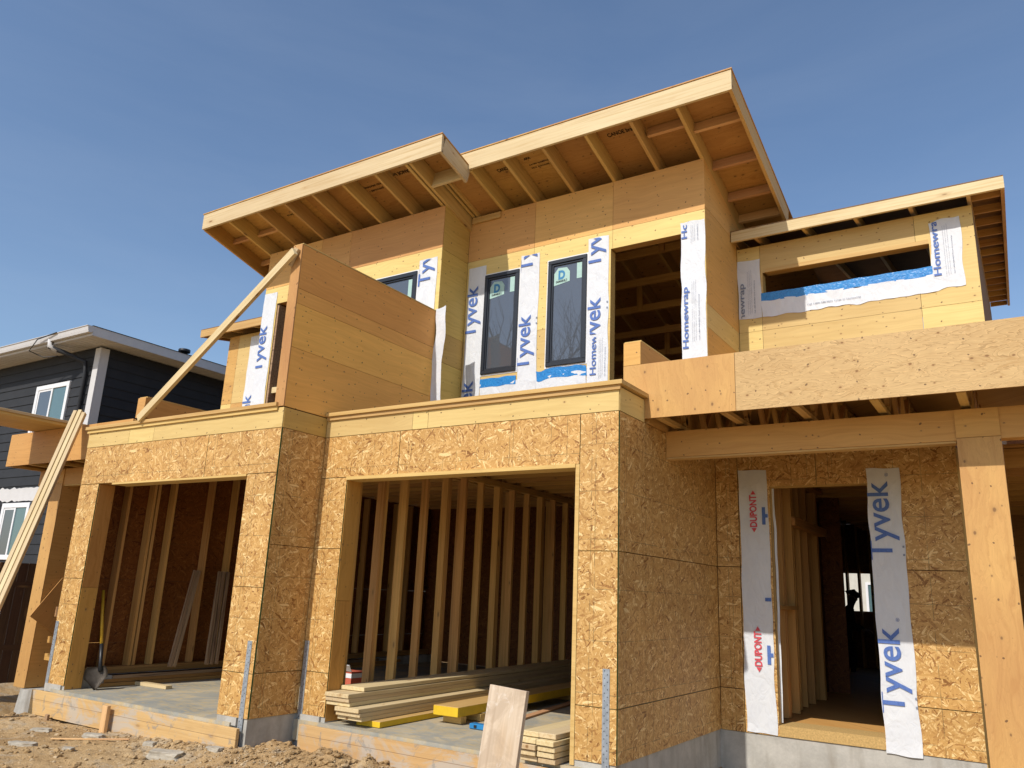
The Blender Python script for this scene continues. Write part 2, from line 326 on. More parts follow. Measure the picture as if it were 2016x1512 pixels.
# ------------------------------------------------------------------ object helpers
WM = {}
def tag(o, label=None, cat=None, group=None, kind=None):
    if label: o['label'] = label
    if cat: o['category'] = cat
    if group: o['group'] = group
    if kind: o['kind'] = kind
    return o
def root(name, loc, label, cat, group=None):
    o = bpy.data.objects.new(name, None); C.objects.link(o); o.location = loc; WM[o.name] = Matrix.Translation(loc)
    o.empty_display_size = .2
    return tag(o, label, cat, group)
def link(name, me, mat, W, parent=None):
    o = bpy.data.objects.new(name, me); C.objects.link(o)
    if mat is not None and not me.materials:
        me.materials.append(M[mat] if isinstance(mat, str) else mat)
    WM[o.name] = W.copy()
    if parent:
        o.parent = parent; o.matrix_local = WM[parent.name].inverted() @ W
    else: o.matrix_world = W
    return o
def bm_box(bm, a, b):
    vs_ = [bm.verts.new((x, y, z)) for x in (a[0], b[0]) for y in (a[1], b[1]) for z in (a[2], b[2])]
    for f in ((0, 1, 3, 2), (4, 6, 7, 5), (0, 4, 5, 1), (2, 3, 7, 6), (0, 2, 6, 4), (1, 5, 7, 3)):
        bm.faces.new([vs_[i] for i in f])
def fin(bm, name, bevel=0):
    if bevel: bmesh.ops.bevel(bm, geom=bm.edges[:], offset=bevel, segments=1, affect='EDGES', clamp_overlap=True)
    bmesh.ops.recalc_face_normals(bm, faces=bm.faces[:])
    me = bpy.data.meshes.new(name); bm.to_mesh(me); bm.free(); return me
def box(name, x0, x1, y0, y1, z0, z1, mat, parent=None, bevel=0):
    """axis aligned box whose local origin is its low corner"""
    bm = bmesh.new(); bm_box(bm, (0, 0, 0), (x1 - x0, y1 - y0, z1 - z0))
    return link(name, fin(bm, name, bevel), mat, Matrix.Translation((x0, y0, z0)), parent)
def boxes(name, lst, mat, parent=None, bevel=0):
    o = Vector((lst[0][0], lst[0][2], lst[0][4])); bm = bmesh.new()
    for x0, x1, y0, y1, z0, z1 in lst: bm_box(bm, Vector((x0, y0, z0)) - o, Vector((x1, y1, z1)) - o)
    return link(name, fin(bm, name, bevel), mat, Matrix.Translation(o), parent)
def frame(o, x, zdir):
    x = Vector(x).normalized(); z = Vector(zdir); y = z.cross(x).normalized(); z = x.cross(y)
    W = Matrix((x, y, z)).transposed().to_4x4(); W.translation = o; return W
def board(name, p0, p1, wid, th, mat, parent=None, up=(0, 0, 1), bevel=0, anchor=(0, 0)):
    """board from p0 to p1; local X along it, th across (local Y), wid along 'up' (local Z); p0 at anchor of section"""
    p0 = Vector(p0); p1 = Vector(p1); L = (p1 - p0).length
    bm = bmesh.new(); ay, az = anchor
    bm_box(bm, (0, -ay * th, -az * wid), (L, (1 - ay) * th, (1 - az) * wid))
    return link(name, fin(bm, name, bevel), mat, frame(p0, p1 - p0, up), parent)
def poly(name, pts, d, mat, parent=None):
    """planar polygon pts (world) extruded by vector d; local X = first edge"""
    pts = [Vector(p) for p in pts]; d = Vector(d)
    W = frame(pts[0], (pts[1] - pts[0]), d.cross(pts[1] - pts[0])); Wi = W.inverted()
    bm = bmesh.new(); a = [bm.verts.new(Wi @ p) for p in pts]; b = [bm.verts.new(Wi @ (p + d)) for p in pts]
    bm.faces.new(a); bm.faces.new(b[::-1])
    for i in range(len(pts)):
        j = (i + 1) % len(pts); bm.faces.new((a[j], a[i], b[i], b[j]))
    return link(name, fin(bm, name), mat, W, parent)
def panels(name, axis, plane, th, u0, u1, z0, z1, us, zs, holes, mats, parent, side=1, gap=None, vjoint=None):
    """wall sheathing on plane x=.. or y=.., cut at us / zs and around rectangular holes (u0,u1,z0,z1)"""
    U = sorted({u0, u1, *[u for u in us if u0 < u < u1]}); Z = sorted({z0, z1, *[z for z in zs if z0 < z < z1]})
    out = []; osb = isinstance(mats, str) and mats == 'osb'; gap = gap or (.007 if osb else .004)
    for i in range(len(U) - 1):
        for j in range(len(Z) - 1):
            a, b, c, d = U[i] + gap / 2, U[i + 1] - gap / 2, Z[j] + gap / 2, Z[j + 1] - gap / 2
            bm = bmesh.new()
            hu = sorted({a, b, *[min(max(h[k], a), b) for h in holes for k in (0, 1)]}); hz = sorted({c, d, *[min(max(h[k], c), d) for h in holes for k in (2, 3)]})
            cells = []
            for p in range(len(hu) - 1):
                for q in range(len(hz) - 1):
                    cu, cz_ = (hu[p] + hu[p + 1]) / 2, (hz[q] + hz[q + 1]) / 2
                    if any(h[0] < cu < h[1] and h[2] < cz_ < h[3] for h in holes): continue
                    cells.append((p, q))
            if not cells: bm.free(); continue
            V = {}
            def vv(p, q, s):
                if (p, q, s) not in V:
                    uu, zz = hu[p] - a, hz[q] - c
                    V[p, q, s] = bm.verts.new((uu, s * th, zz) if axis == 'y' else (s * th, uu, zz))
                return V[p, q, s]
            cs = set(cells)
            for p, q in cells:
                for s in (0, 1): bm.faces.new((vv(p, q, s), vv(p + 1, q, s), vv(p + 1, q + 1, s), vv(p, q + 1, s)))
                for (dp, dq, e) in ((-1, 0, ((0, 0), (0, 1))), (1, 0, ((1, 0), (1, 1))), (0, -1, ((0, 0), (1, 0))), (0, 1, ((0, 1), (1, 1)))):
                    if (p + dp, q + dq) not in cs:
                        (e0, e1) = e
                        rim_ = bm.faces.new((vv(p + e0[0], q + e0[1], 0), vv(p + e1[0], q + e1[1], 0), vv(p + e1[0], q + e1[1], 1), vv(p + e0[0], q + e0[1], 1))); rim_.material_index = 1 if osb else 0
            o = (a, plane, c) if axis == 'y' else (plane, a, c)
            mt = mats if isinstance(mats, str) else mats[(i + j * 7) % len(mats)]
            ob = link(name, fin(bm, name), mt, Matrix.Translation(o), parent)
            if osb: ob.data.materials.append(M['green_edge'])
            out.append(ob)
    return out

# text -------------------------------------------------------------
def text_mesh(s, length, height, bold=.018, clip=None, capref='T'):
    cu = bpy.data.curves.new('text', 'FONT'); cu.body = s; cu.size = 1; cu.offset = bold; cu.resolution_u = 4; cu.fill_mode = 'FRONT'
    ob = bpy.data.objects.new('text', cu); C.objects.link(ob)
    dg = bpy.context.evaluated_depsgraph_get(); me = bpy.data.meshes.new_from_object(ob.evaluated_get(dg))
    bpy.data.objects.remove(ob); bpy.data.curves.remove(cu)
    bm = bmesh.new(); bm.from_mesh(me); bpy.data.meshes.remove(me)
    xs = [v.co.x for v in bm.verts]; x0, x1 = min(xs), max(xs)
    for v in bm.verts: v.co = Vector(((v.co.x - x0) / (x1 - x0) * length, v.co.y / .7 * height, 0))
    return bm
def place_text(name, s, o, sdir, tdir, length, height, mat, parent, bold=.018, clip=None):
    """s dir = reading direction, t dir = letter up. clip=(smin,smax,tmin,tmax)"""
    bm = text_mesh(s, length, height, bold)
    if clip:
        for co, no in (((clip[0], 0, 0), (-1, 0, 0)), ((clip[1], 0, 0), (1, 0, 0)), ((0, clip[2], 0), (0, -1, 0)), ((0, clip[3], 0), (0, 1, 0))):
            bmesh.ops.bisect_plane(bm, geom=bm.verts[:] + bm.edges[:] + bm.faces[:], plane_co=co, plane_no=no, clear_outer=True)
    if not bm.faces: bm.free(); return None
    sd_, td = Vector(sdir).normalized(), Vector(tdir).normalized()
    W = Matrix((sd_, td, sd_.cross(td))).transposed().to_4x4(); W.translation = o
    me = bpy.data.meshes.new(name); bm.to_mesh(me); bm.free()
    return link(name, me, mat, W, parent)
UP = (0, 0, 1)

def wrap_strip(x0, x1, z0, z1, y, parent, label=None, rag=.012, seed=0, mat='wrap', name='building_wrap', amp=.003, th=.0015):
    edge = .009 if mat != 'tape' else .001
    if mat == 'tape': amp = .0008; rag *= .6
    """a thin sheet stapled to a wall facing -Y"""
    r = random.Random(seed * 13 + 5); nx = max(2, int((x1 - x0) / .04)); nz = max(2, int((z1 - z0) / .05))
    bm = bmesh.new(); g = []
    for i in range(nx + 1):
        row = []
        for j in range(nz + 1):
            x = x0 + (x1 - x0) * i / nx; z = z0 + (z1 - z0) * j / nz
            ex = noise.noise((z * 3 + seed, seed * 1.7, 0)) * rag
            ez = noise.noise((x * 6 + seed, seed * 2.3, 4)) * rag * 1.4
            dx = ex * (1 if i in (0, nx) else 0) + noise.noise((z * 1.3, seed, 9)) * rag * .5
            dz = ez if j in (0, nz) else 0
            d = (noise.noise((x * 7, z * 3, seed)) + .6) * amp + (edge * abs(noise.noise((z * 5, seed, 2))) if i in (0, nx) else 0) + (edge * 1.2 * abs(noise.noise((x * 9, seed, 5))) if j in (0, nz) else 0)
            row.append((x + dx - x0, -abs(d), z + dz - z0))
        g.append(row)
    F = [[bm.verts.new(p) for p in row] for row in g]; B = [[bm.verts.new((p[0], p[1] + th, p[2])) for p in row] for row in g]
    for i in range(nx):
        for j in range(nz):
            for G in (F, B):
                f = bm.faces.new((G[i][j], G[i + 1][j], G[i + 1][j + 1], G[i][j + 1])); f.smooth = True
    rim = [(i, 0) for i in range(nx)] + [(nx, j) for j in range(nz)] + [(i, nz) for i in range(nx, 0, -1)] + [(0, j) for j in range(nz, 0, -1)]
    for a in range(len(rim)):
        p, q = rim[a], rim[(a + 1) % len(rim)]
        for e_ in bm.faces.new((F[p[0]][p[1]], F[q[0]][q[1]], B[q[0]][q[1]], B[p[0]][p[1]])).edges: e_.smooth = False
    o = link(name, fin(bm, name), mat, Matrix.Translation((x0, y - .003, z0)), parent)
    if label: o['label'] = label
    return o
def wtext(strip, s, x_base, z_start, y, length, height, mat='ink_b', bold=.018, xr=None, zr=None, name='printed_lettering'):
    """lettering reading upwards on a wall facing -Y: baseline at x_base, tops towards -X"""
    clip = None
    if xr or zr:
        xr = xr or (-99, 99); zr = zr or (-99, 99)
        clip = (zr[0] - z_start, zr[1] - z_start, x_base - xr[1], x_base - xr[0])
    return place_text(name, s, (x_base, y - .014, z_start), UP, (-1, 0, 0), length, height, mat, strip, bold, clip)

# ------------------------------------------------------------------ key planes of the house
LX0, LX1, MX1 = -9.99, -6.375, -2.85
YL, YM, YE, YF, YB = 5.437, 6.057, 8.552, 6.594, 7.113
YUL, YU, YW = 7.832, 8.434, 9.669
ZB, ZO, ZP = .34, 3.16, 3.375
BACK = 18.0
SL = .262
H = root('unfinished_house', (-6.4, 5.4, 0), 'large unfinished wood-framed duplex with bare sheathing, open garages and slanted roofs', 'house')
T = .011

# ---- foundation and floors
def part(*a, **k): return box(*a, **k)
lab = lambda o, s: (tag(o, s), o)[1]
for fb in [(LX0, LX0 + .2, YL + .01, 9.3, -.6, ZB), (LX0 + .2, -9.58, YL + .01, YL + .2, -.6, ZB), (-6.83, LX1 - .2, YL + .01, YL + .2, -.6, ZB),
    (LX1 - .2, LX1 - .012, YL + .01, YM + .3, -.6, ZB), (LX1 - .012, -5.994, YM + .01, YM + .2, -.6, ZB), (-3.26, MX1 - .2, YM + .01, YM + .2, -.6, ZB),
    (MX1 - .2, MX1 - .012, YM + .01, YE + .2, -.6, ZB), (MX1 - .012, -.5, YE + .01, YE + .2, -.6, ZB)]: box('foundation_wall', *fb, 'conc', H)
box('garage_slab', LX0 + .2, LX1 - .21, YL - .03, 12.5, .1, .295, 'slab', H)
box('garage_slab', LX1 - .009, MX1 - .21, YM - .03, 12.5, .1, .292, 'slab', H)
box('house_floor', MX1 - .19, -.5, YE + .02, BACK, .35, .44, 'ply_o', H)
box('house_floor', LX0 + .2, MX1 - .2, 12.52, BACK, .35, .44, 'ply_o', H)
boxes('curb', [(LX0 + .2, LX0 + .36, YL + .25, 12.4, .295, .42)], 'conc', H)
# ---- left garage front
lo0, lo1, mo0, mo1 = -9.579, -6.828, -5.994, -3.26
Lh, Mh = 2.69, 2.711
panels('osb_panel', 'y', YL, T, LX0, lo0, ZB, Lh, [], [1.55], [], 'osb', H)
panels('osb_panel', 'y', YL, T, lo1, LX1, ZB, Lh, [], [1.55, .745], [], 'osb', H)
panels('osb_panel', 'y', YL, T, LX0, LX1, Lh, ZO, [-7.55], [], [], 'osb', H)
panels('osb_panel', 'x', LX1 - T, T, YL + T + .002, YM, ZB, ZO, [], [1.97, .75], [], 'osb', H)
panels('osb_panel', 'y', YM, T, LX1, mo0, ZB, Mh, [], [1.97, .75], [], 'osb', H)
panels('osb_panel', 'y', YM, T, LX1, -3.222, Mh, ZO, [-5.3], [], [], 'osb', H)
panels('osb_panel', 'y', YM, T, -3.222, MX1, ZB, ZO, [], [1.97, .75], [], 'osb', H)
panels('osb_panel', 'x', MX1 - T, T, YM + T + .002, YE, ZB, ZO, [], [1.97, .75], [], 'osb', H)
# bands of yellow plywood, caps
panels('plywood_panel', 'y', YL - .003, T, LX0 - .003, LX1, ZO, ZP, [-9.1, -8.6], [], [], 'ply_y', H)
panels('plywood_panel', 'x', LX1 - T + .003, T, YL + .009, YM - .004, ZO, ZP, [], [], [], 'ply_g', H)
panels('plywood_panel', 'y', YM - .003, T, LX1 + .004, MX1, ZO, ZP, [-4.95, -5.15], [], [], 'ply_y', H)
panels('plywood_panel', 'x', MX1 - T + .003, T, YM + .009, YF - .002, ZO, ZP, [], [], [], 'ply_y', H)
board('parapet_cap', (LX0 - .04, YL - .045, ZP + .012), (-6.455, YL - .045, ZP + .012), .038, .19, 'lum_y', H)
board('parapet_cap', (LX1 + .012, YM - .045, ZP + .012), (MX1 + .045, YM - .045, ZP + .012), .038, .19, 'lum_y', H)
board('parapet_cap', (MX1 + .045, YM + .147, ZP + .012), (MX1 + .045, YF - .004, ZP + .012), .038, .19, 'lum_y', H)
board('trim_strip', (LX0 - .02, YL - .024, ZP - .03), (-6.46, YL - .024, ZP - .03), .042, .02, 'lum_y', H)
board('trim_strip', (LX1 + .016, YM - .024, ZP - .03), (MX1 + .02, YM - .024, ZP - .03), .042, .02, 'lum_y', H)
# opening jambs, headers, trim
for (xa, xb, y0, zt, x_in) in ((LX0 + .02, lo0, YL + T, Lh, 1), (lo1, LX1 - .02, YL + T, Lh, -1), (LX1 - .010, mo0, YM + T, Mh, 1)):
    box('jamb_stud', xa, xb - .013 if x_in > 0 else xb, y0 + .002, y0 + .2, .30, zt - .002, 'lum_s', H)
for x, y0, zt in ((lo0 - .011, YL + T, Lh), (mo0 - .011, YM + T, Mh)):
    o = panels('jamb_panel', 'x', x, .012, y0 + .001, y0 + .205, .30, zt, [], [1.45], [], 'ply_j', H)
box('jamb_stud', mo1 + .04, MX1 - .02, YM + T + .002, YM + .2, .30, Mh, 'lum_s', H)
box('jamb_trim', mo1, mo1 + .038, YM - .002, YM + .2, .30, Mh, 'lum_y', H)
box('garage_header', LX0 + .02, LX1 - .02, YL + T + .002, YL + .2, Lh + .004, ZO - .02, 'lum_d', H)
box('garage_header', LX1 - .010, MX1 - .02, YM + T + .002, YM + .2, Mh + .004, ZO - .02, 'lum_d', H)
box('rim_joist', LX0 + .02, LX1 - .02, YL + T + .002, YL + .05, ZO - .017, 3.381, 'lum_d', H)
box('rim_joist', LX1 + .002, MX1 - .02, YM + T + .002, YM + .05, ZO - .017, 3.381, 'lum_d', H)
box('rim_joist', MX1 - .06, MX1 - .013, YM + .052, YE, ZO - .017, 3.381, 'lum_d', H)
box('rim_joist', MX1 - .012, MX1 + .02, YF + .06, YE - .01, ZO + .003, 3.69, 'lum_d', H)
board('header_trim', (lo0 + .3, YL - .012, Lh - .022), (lo1, YL - .012, Lh - .022), .022, .2, 'lum_y', H)
board('header_trim', (mo0, YM - .014, Mh - .03), (mo1, YM - .014, Mh - .03), .035, .2, 'lum_y', H)
# white mortar smears at column feet
boxes('mortar_bed', [(LX0 + .03, -9.62, YL - .012, YL + .01, .26, ZB + .005), (-6.8, -6.52, YL - .012, YL + .01, .27, ZB + .002), (-6.33, -6.05, YM - .014, YM + .01, .26, ZB + .002)], 'conc', H)
# holdown straps with bolt heads
def strap(x, y, z0=.05, z1=1.045, wd=.062):
    o = box('metal_strap', x, x + wd, y - .006, y - .001, z0, z1, 'strap', H)
strap(-9.975, YL, .30); strap(-6.495, YL, -.05); strap(-6.362, YM, -.05, 1.04); strap(-2.975, YM, .05)

# ---- garage interiors
Mid = 12.5
for i, y in enumerate([5.75, 6.06, 6.41, 6.47, 6.72, 7.33, 7.74, 8.15, 8.56, 8.97, 9.4, 9.8, 10.2, 10.6, 11.0, 11.4, 11.8, 12.2]):
    board('wall_stud', (LX0 + .02, y, .50), (LX0 + .02, y, 3.12), .12, .038, 'lum_s', H, up=(1, 0, 0), anchor=(0, 0))
board('sill_plate', (LX0 + .02, YL + .25, .42), (LX0 + .02, Mid, .42), .038, .15, 'lum_d', H, anchor=(1, 0))
board('sill_plate', (LX0 + .02, YL + .25, .46), (LX0 + .02, Mid, .46), .038, .15, 'lum_d', H, anchor=(1, 0))
panels('osb_panel', 'x', LX0 - .001, T, YL + .02, Mid, .34, ZO, [7.9, 10.3], [1.56, .78], [], 'osb_shade', H)
for i in range(16):                                  # party wall between the garages: two rows of studs
    y = 6.62 + i * .405 + rnd.uniform(-.012, .012)
    if y < Mid - .05:
        board('party_wall_stud', (-6.29, y, .45), (-6.29, y, 3.06), .1, .042, 'lum_s', H, up=(-1, 0, 0), anchor=(1, 0))
        if i % 3 == 1: board('party_wall_stud', (-6.29, y + .045, .45), (-6.29, y + .045, 3.06), .1, .04, 'lum_s', H, up=(-1, 0, 0), anchor=(1, 0))
    y += .17
    if y < Mid - .05 and i % 3 == 2: board('party_wall_stud', (-6.47, y, .45), (-6.47, y, 3.06), .09, .038, 'lum_s', H, up=(-1, 0, 0), anchor=(1, 0))
board('party_wall_stud', (-6.1, YM + .23, .3), (-6.1, YM + .23, 3.06), .2, .042, 'lum_s', H, up=(-1, 0, 0), anchor=(1, 0))
for z in (3.06, 3.10):
    board('top_plate', (-6.28, YM + .22, z), (-6.28, Mid, z), .038, .1, 'lum_s', H, anchor=(0, 0))
    board('top_plate', (-6.46, YM + .22, z), (-6.46, Mid, z), .038, .1, 'lum_s', H, anchor=(0, 0))
board('sill_plate', (-6.29, YM + .22, .41), (-6.29, Mid, .41), .04, .1, 'lum_d', H, anchor=(0, 0))
box('curb', -6.39, -6.28, YM + .22, Mid, .293, .408, 'conc', H)
for i in range(16):                                  # ceiling joists over both garages run across
    y = 6.35 + i * .405
    board('ceiling_joist', (LX1 + .03, y, 3.142), (MX1 - .03, y, 3.142), .24, .045, 'lum_s', H)
    board('ceiling_joist', (LX0 + .03, y, 3.142), (LX1 - .03, y, 3.142), .24, .045, 'lum_s', H)
panels('back_wall_panel', 'y', Mid, .012, LX0, -2.3, .3, 3.4, [-8.8, -7.6, -6.4, -5.2, -4.0], [], [], 'osb_shade', H)
box('deck_sheathing', LX0, LX1 - .012, YL + .052, YUL + .4, 3.383, 3.3865, 'deck_shade', H)
box('deck_sheathing', LX1 - .008, MX1 - .014, YM + .052, YU + .4, 3.383, 3.3865, 'deck_shade', H)
box('upper_floor', -12.44, -.16, YW + .3, BACK, 3.386, 3.41, 'deck_shade', H)
box('upper_floor', LX0 + .02, MX1 - .02, YUL + .41, YW + .29, 3.386, 3.41, 'deck_shade', H)
# right wall of right garage, inside hall
panels('osb_panel', 'x', MX1 - .1, T, YE + .2, Mid, .3, 3.14, [10.5], [], [], 'osb_shade', H)
# ---- entry wall and hall
ed0, ed1, edt = -2.262, -1.30, 2.81
panels('osb_panel', 'y', YE, T, MX1 + .002, -.492, ZB, ZO + .05, [-2.6, -1.78], [1.97, .75], [(ed0, ed1, .44, edt), (ed0, ed1, ZB, .35)], 'osb', H)
box('door_sill', ed0 + .004, ed1 - .004, YE - .004, YE + .35, ZB + .005, .447, 'osb_edge', H)
for x0, x1 in ((ed0 - .04, ed0), (ed0 - .08, ed0 - .042), (ed1, ed1 + .04)):
    box('door_frame_stud', x0, x1, YE + T + .002, YE + .15, .45, edt, 'lum_y' if x1 == ed0 else 'lum_d', H)
box('door_header', ed0 - .1, ed1 + .1, YE + T + .002, YE + .15, edt, edt + .2, 'lum_y', H)
box('corner_post', -.53, -.494, YE + .013, YE + .3, .05, 3.15, 'lum_y', H)
for i, y in enumerate((8.78, 8.83, 9.15, 9.22, 9.62, 10.0, 10.3, 10.7, 11.25, 11.3)):
    board('wall_stud', (-2.43 if i < 5 else -2.5, y, .45), (-2.43 if i < 5 else -2.5, y, 3.08), .13, .04, 'lum_s', H, up=(1, 0, 0))
board('top_plate', (-2.44, YE + .16, 3.08), (-2.44, 11.4, 3.08), .038, .14, 'lum_s', H, anchor=(1, 0))
board('top_plate', (-2.35, 9.6, 2.5), (-2.35, 11.3, 2.5), .1, .09, 'lum_s', H, anchor=(1, 0))
board('blocking', (-2.36, 8.87, 1.55), (-2.36, 9.6, 1.55), .04, .09, 'lum_d', H, anchor=(1, 0))
panels('partition_panel', 'x', -2.60, .012, YE + .2, Mid, .44, 3.1, [], [], [], 'osb_shade', H)
panels('osb_panel', 'x', -.52, T, YE + .3, BACK, .3, 3.4, [11, 13.4, 15.8], [], [], 'osb_shade', H)
for i in range(22):
    y = YE + .3 + i * .42
    board('ceiling_joist', (-2.84, y, 3.142), (-.54, y, 3.142), .24, .045, 'lum_s', H)
# back wall of the house with its window openings
panels('back_wall_panel', 'y', BACK, .014, -12.5, .4, .2, 6.0, [-10.5, -8, -5.5, -1.5], [3.3], [(-3.50, -2.66, 1.54, 2.29)], 'osb_shade', H)
for x in (-3.25, -3.02, -2.78): box('wall_stud', x, x + .045, BACK - .15, BACK - .01, .45, 3.3, 'lum_d', H)
for (a, b) in (((-3.75, 16.9, .45), (-3.3, 17.8, 3.0)), ((-3.62, 16.9, .45), (-3.52, 17.8, 3.0)), ((-3.4, 17.0, .45), (-3.62, 17.8, 2.9))):
    board('temporary_brace', a, b, .09, .04, 'lum_d', H, up=(1, 0, 0))
panels('side_wall_panel', 'x', LX0 + .001, T, Mid, BACK, .3, 3.4, [15], [], [], 'osb_shade', H)

# ---- porch canopies (right and left, mirrored about the party wall)
MIR = 2 * LX1 - .065
def canopy(s, yf, yb, yend, zb, zt):
    X = (lambda x: x) if s > 0 else (lambda x: MIR - x)
    def bx(name, x0, x1, *a, **k):
        a0, a1 = sorted((X(x0), X(x1))); return box(name, a0, a1, *a, **k)
    # fascia panels
    bx('canopy_fascia', -3.06 if s > 0 else -2.85, -2.002, yf, yf + .018, zb, zt + .02, 'ply_v' if s > 0 else 'ply_o', H)
    bx('canopy_fascia', -1.998, .42 if s > 0 else .36, yf, yf + .018, zb, zt + .02, 'ply_w' if s > 0 else 'ply_o', H)
    bx('fascia_backing', -2.83, .41 if s > 0 else .35, yf + .02, yf + .058, zb + .01, zt + .015, 'lum_d', H)
    if s < 0: bx('canopy_end_panel', .36, .373, yf, YW - 1.0, zb, zt + .02, 'ply_o', H)
    else: bx('canopy_end_panel', .42, .433, yf, YW, zb, zt + .02, 'ply_o', H)
    # side parapet of the balcony
    zbx = 3.95 if s > 0 else 3.93
    bx('balcony_parapet', -3.06, -2.888, yf + .001, yf + .019, zt + .024, zbx, 'ply_o', H)
    for xx in (-3.058, -2.900): bx('balcony_parapet', xx, xx + .012, yf + .021, yf + 2.3, zt + .03, zbx - .002, 'ply_o', H)
    bx('parapet_top', -3.06, -2.888, yf + .021, yf + 2.3, zbx, zbx + .016, 'lum_y', H)
    # beam
    x0 = MX1 + .004
    bx('porch_beam', x0, .40 if s > 0 else .34, yb, yb + .13, 2.923, 3.172, 'ply_o', H)
    bx('beam_strip', x0, -.4, yb + .01, yb + .12, 2.905, 2.921, 'lum_y', H)
    # post: box column
    px0, px1 = -.395, -.092
    for zz0, zz1, nm in ((2.942, 3.17, 'ply_o'), (-.02 if s < 0 else -.1, 2.938, 'ply_v')):
        bx('post_casing', px0, px1, yb - .014, yb - .002, zz0, zz1, nm, H)
        bx('post_side', px1 - .012, px1 - .001, yb, yb + .28, zz0, zz1, 'ply_o', H)
        bx('post_side', px0, px0 + .012, yb, yb + .28, zz0, zz1 if zz1 < 3 else zz0 + .01, 'ply_o', H)
    bx('post_side', px0 + .013, px1 - .013, yb + .13, yb + .28, -.02 if s < 0 else -.1, 2.9, 'lum_d', H)
    # trusses (front to back) of the canopy roof
    for i in range(6):
        x = -2.70 + i * .605
        if x > .38: break
        xa = X(x); sgn = 1
        board('canopy_truss', (xa, yf + .06, zb + .002), (xa, yend, zb + .002), .038, .064, 'lum_y', H)
        board('canopy_truss', (xa, yf + .06, zt - .04), (xa, yend, zt - .04), .038, .064, 'lum_d', H)
        n = 5; st = (yend - yf - .1) / n
        for q in range(n):
            y0 = yf + .08 + q * st
            board('truss_web', (xa + .012, y0, zb + .04), (xa + .012, y0 + st * .5, zt - .045), .06, .04, 'lum_d', H, up=(0, -1, 0))
            board('truss_web', (xa + .012, y0 + st * .5, zt - .045), (xa + .012, y0 + st, zb + .04), .06, .04, 'lum_d', H, up=(0, 1, 0))
    for y in (yf + .35, yf + 1.3, yf + 2.1):
        a0, a1 = sorted((X(-2.8), X(.35))); board('truss_brace', (a0, y, zb + .05 if y > yf + 1 else zt - .16), (a1, y, zb + .05 if y > yf + 1 else zt - .16), .09, .038, 'lum_d', H)
    bx('canopy_sheathing', -2.87, .41 if s > 0 else .35, yf + .02, yend, zt + .0, zt + .012, 'ply_s', H)
canopy(1, YF, YB, YW - .02, 3.198, 3.70)
canopy(-1, 5.97, 6.49, 8.9, 3.16, 3.635)
# dark cross beams far under the right-hand canopy
for i in range(9):
    y = 9.8 + i * .6
    board('carport_joist', (-.5, y, 3.1), (2.2, y, 3.1), .2, .045, 'lum_d', H)
box('carport_beam', -.30, -.2, YB + .3, YE + 6, 2.95, 3.1, 'lum_y', H)
boxes('carport_roof', [(-.48, 2.3, YW, 16, 3.31, 3.33), (2.2, 2.3, 9.8, 16, .0, 3.3), (-.5, 2.2, 16, 16.05, 0, 3.3)], 'ply_s', H)
# left post: gusset, rails, concrete pier
g = poly('gusset_plate', [(-12.400, 6.351, 0.979), (-12.400, 6.722, 1.534), (-12.400, 6.994, 1.682), (-12.400, 7.123, 0.554), (-12.400, 6.736, 0.731)], (.014, 0, 0), 'ply_o', H)
for z in (.86, .62): board('porch_rail', (-12.3, 6.62, z - .25), (-9.99, 6.62, z - .25), .09, .038, 'lum_d', H)
board('porch_rail', (-12.3, 6.66, .98), (-10.0, 6.66, .98), .14, .038, 'lum_o', H)
bm = bmesh.new(); bmesh.ops.create_cone(bm, cap_ends=True, segments=20, radius1=.30, radius2=.20, depth=.9)
link('concrete_pier', fin(bm, 'pier'), 'conc', Matrix.Translation((-12.36, 6.62, -.48)), H)

# ---- privacy wall between the balconies
pz = lambda y: 5.213
boxes('privacy_wall_frame', [(-6.50, LX1 - .02, YL + .012, 7.79, 3.40, 5.195)], 'lum_d', H)
panels('privacy_wall_panel', 'x', LX1 - .013, T, YL - .001, YUL - .02, 4.035, 5.213, [], [4.70, 4.53], [], 'ply_q', H)
panels('privacy_wall_panel', 'x', LX1 - .013, T, YL - .001, YUL - .02, 3.385, 4.035, [], [], [], 'ply_q', H)
box('privacy_wall_end', -6.515, LX1 + .001, YL - .016, YL - .003, 3.386, 5.216, 'ply_v', H)
board('privacy_wall_cap', (-6.517, YL + .0, 5.217), (-6.517, YUL - .02, 5.217), .012, .14, 'lum_y', H, anchor=(1, 0))
board('diagonal_brace', (-8.86, 5.40, 3.435), (-6.40, 5.37, 5.10), .09, .045, 'lum', H, up=(-.56, 0, .83), anchor=(1, .5))
board('brace_cleat', (-6.50, YL - .055, 4.96), (-6.395, YL - .055, 5.14), .06, .036, 'lum', H, up=(-.8, 0, .5))

# ---- upper walls
def wz(y): return 6.84 - SL * (y - YU)          # top of walls under the main roof
panels('plywood_panel', 'y', YU, T, LX1 + .012, -2.859, 3.40, 6.845, [-4.075, -5.25], [6.16, 4.96], [(-6.02, -5.478, 4.455, 5.878), (-5.0, -4.442, 4.445, 5.885), (-4.10, -3.12, 3.4, 5.9)], ['ply_y', 'ply_p', 'ply_y'], H)
for o in list(H.children):                        # the top course is the tan kind
    if o.name.startswith('plywood_panel') and abs(WM[o.name].translation.y - YU) < .01:
        z = WM[o.name].translation.z; o.data.materials.clear(); o.data.materials.append(M['ply_p' if z > 6.1 else 'ply_y'])
ws = panels('plywood_panel', 'y', YUL, T, -9.95, LX1 + .01, 3.40, 6.79, [-8.13, -8.75], [6.16, 4.96], [(-9.64, -8.62, 3.4, 5.88), (-7.95, -6.79, 4.45, 5.87)], 'ply_y', H)
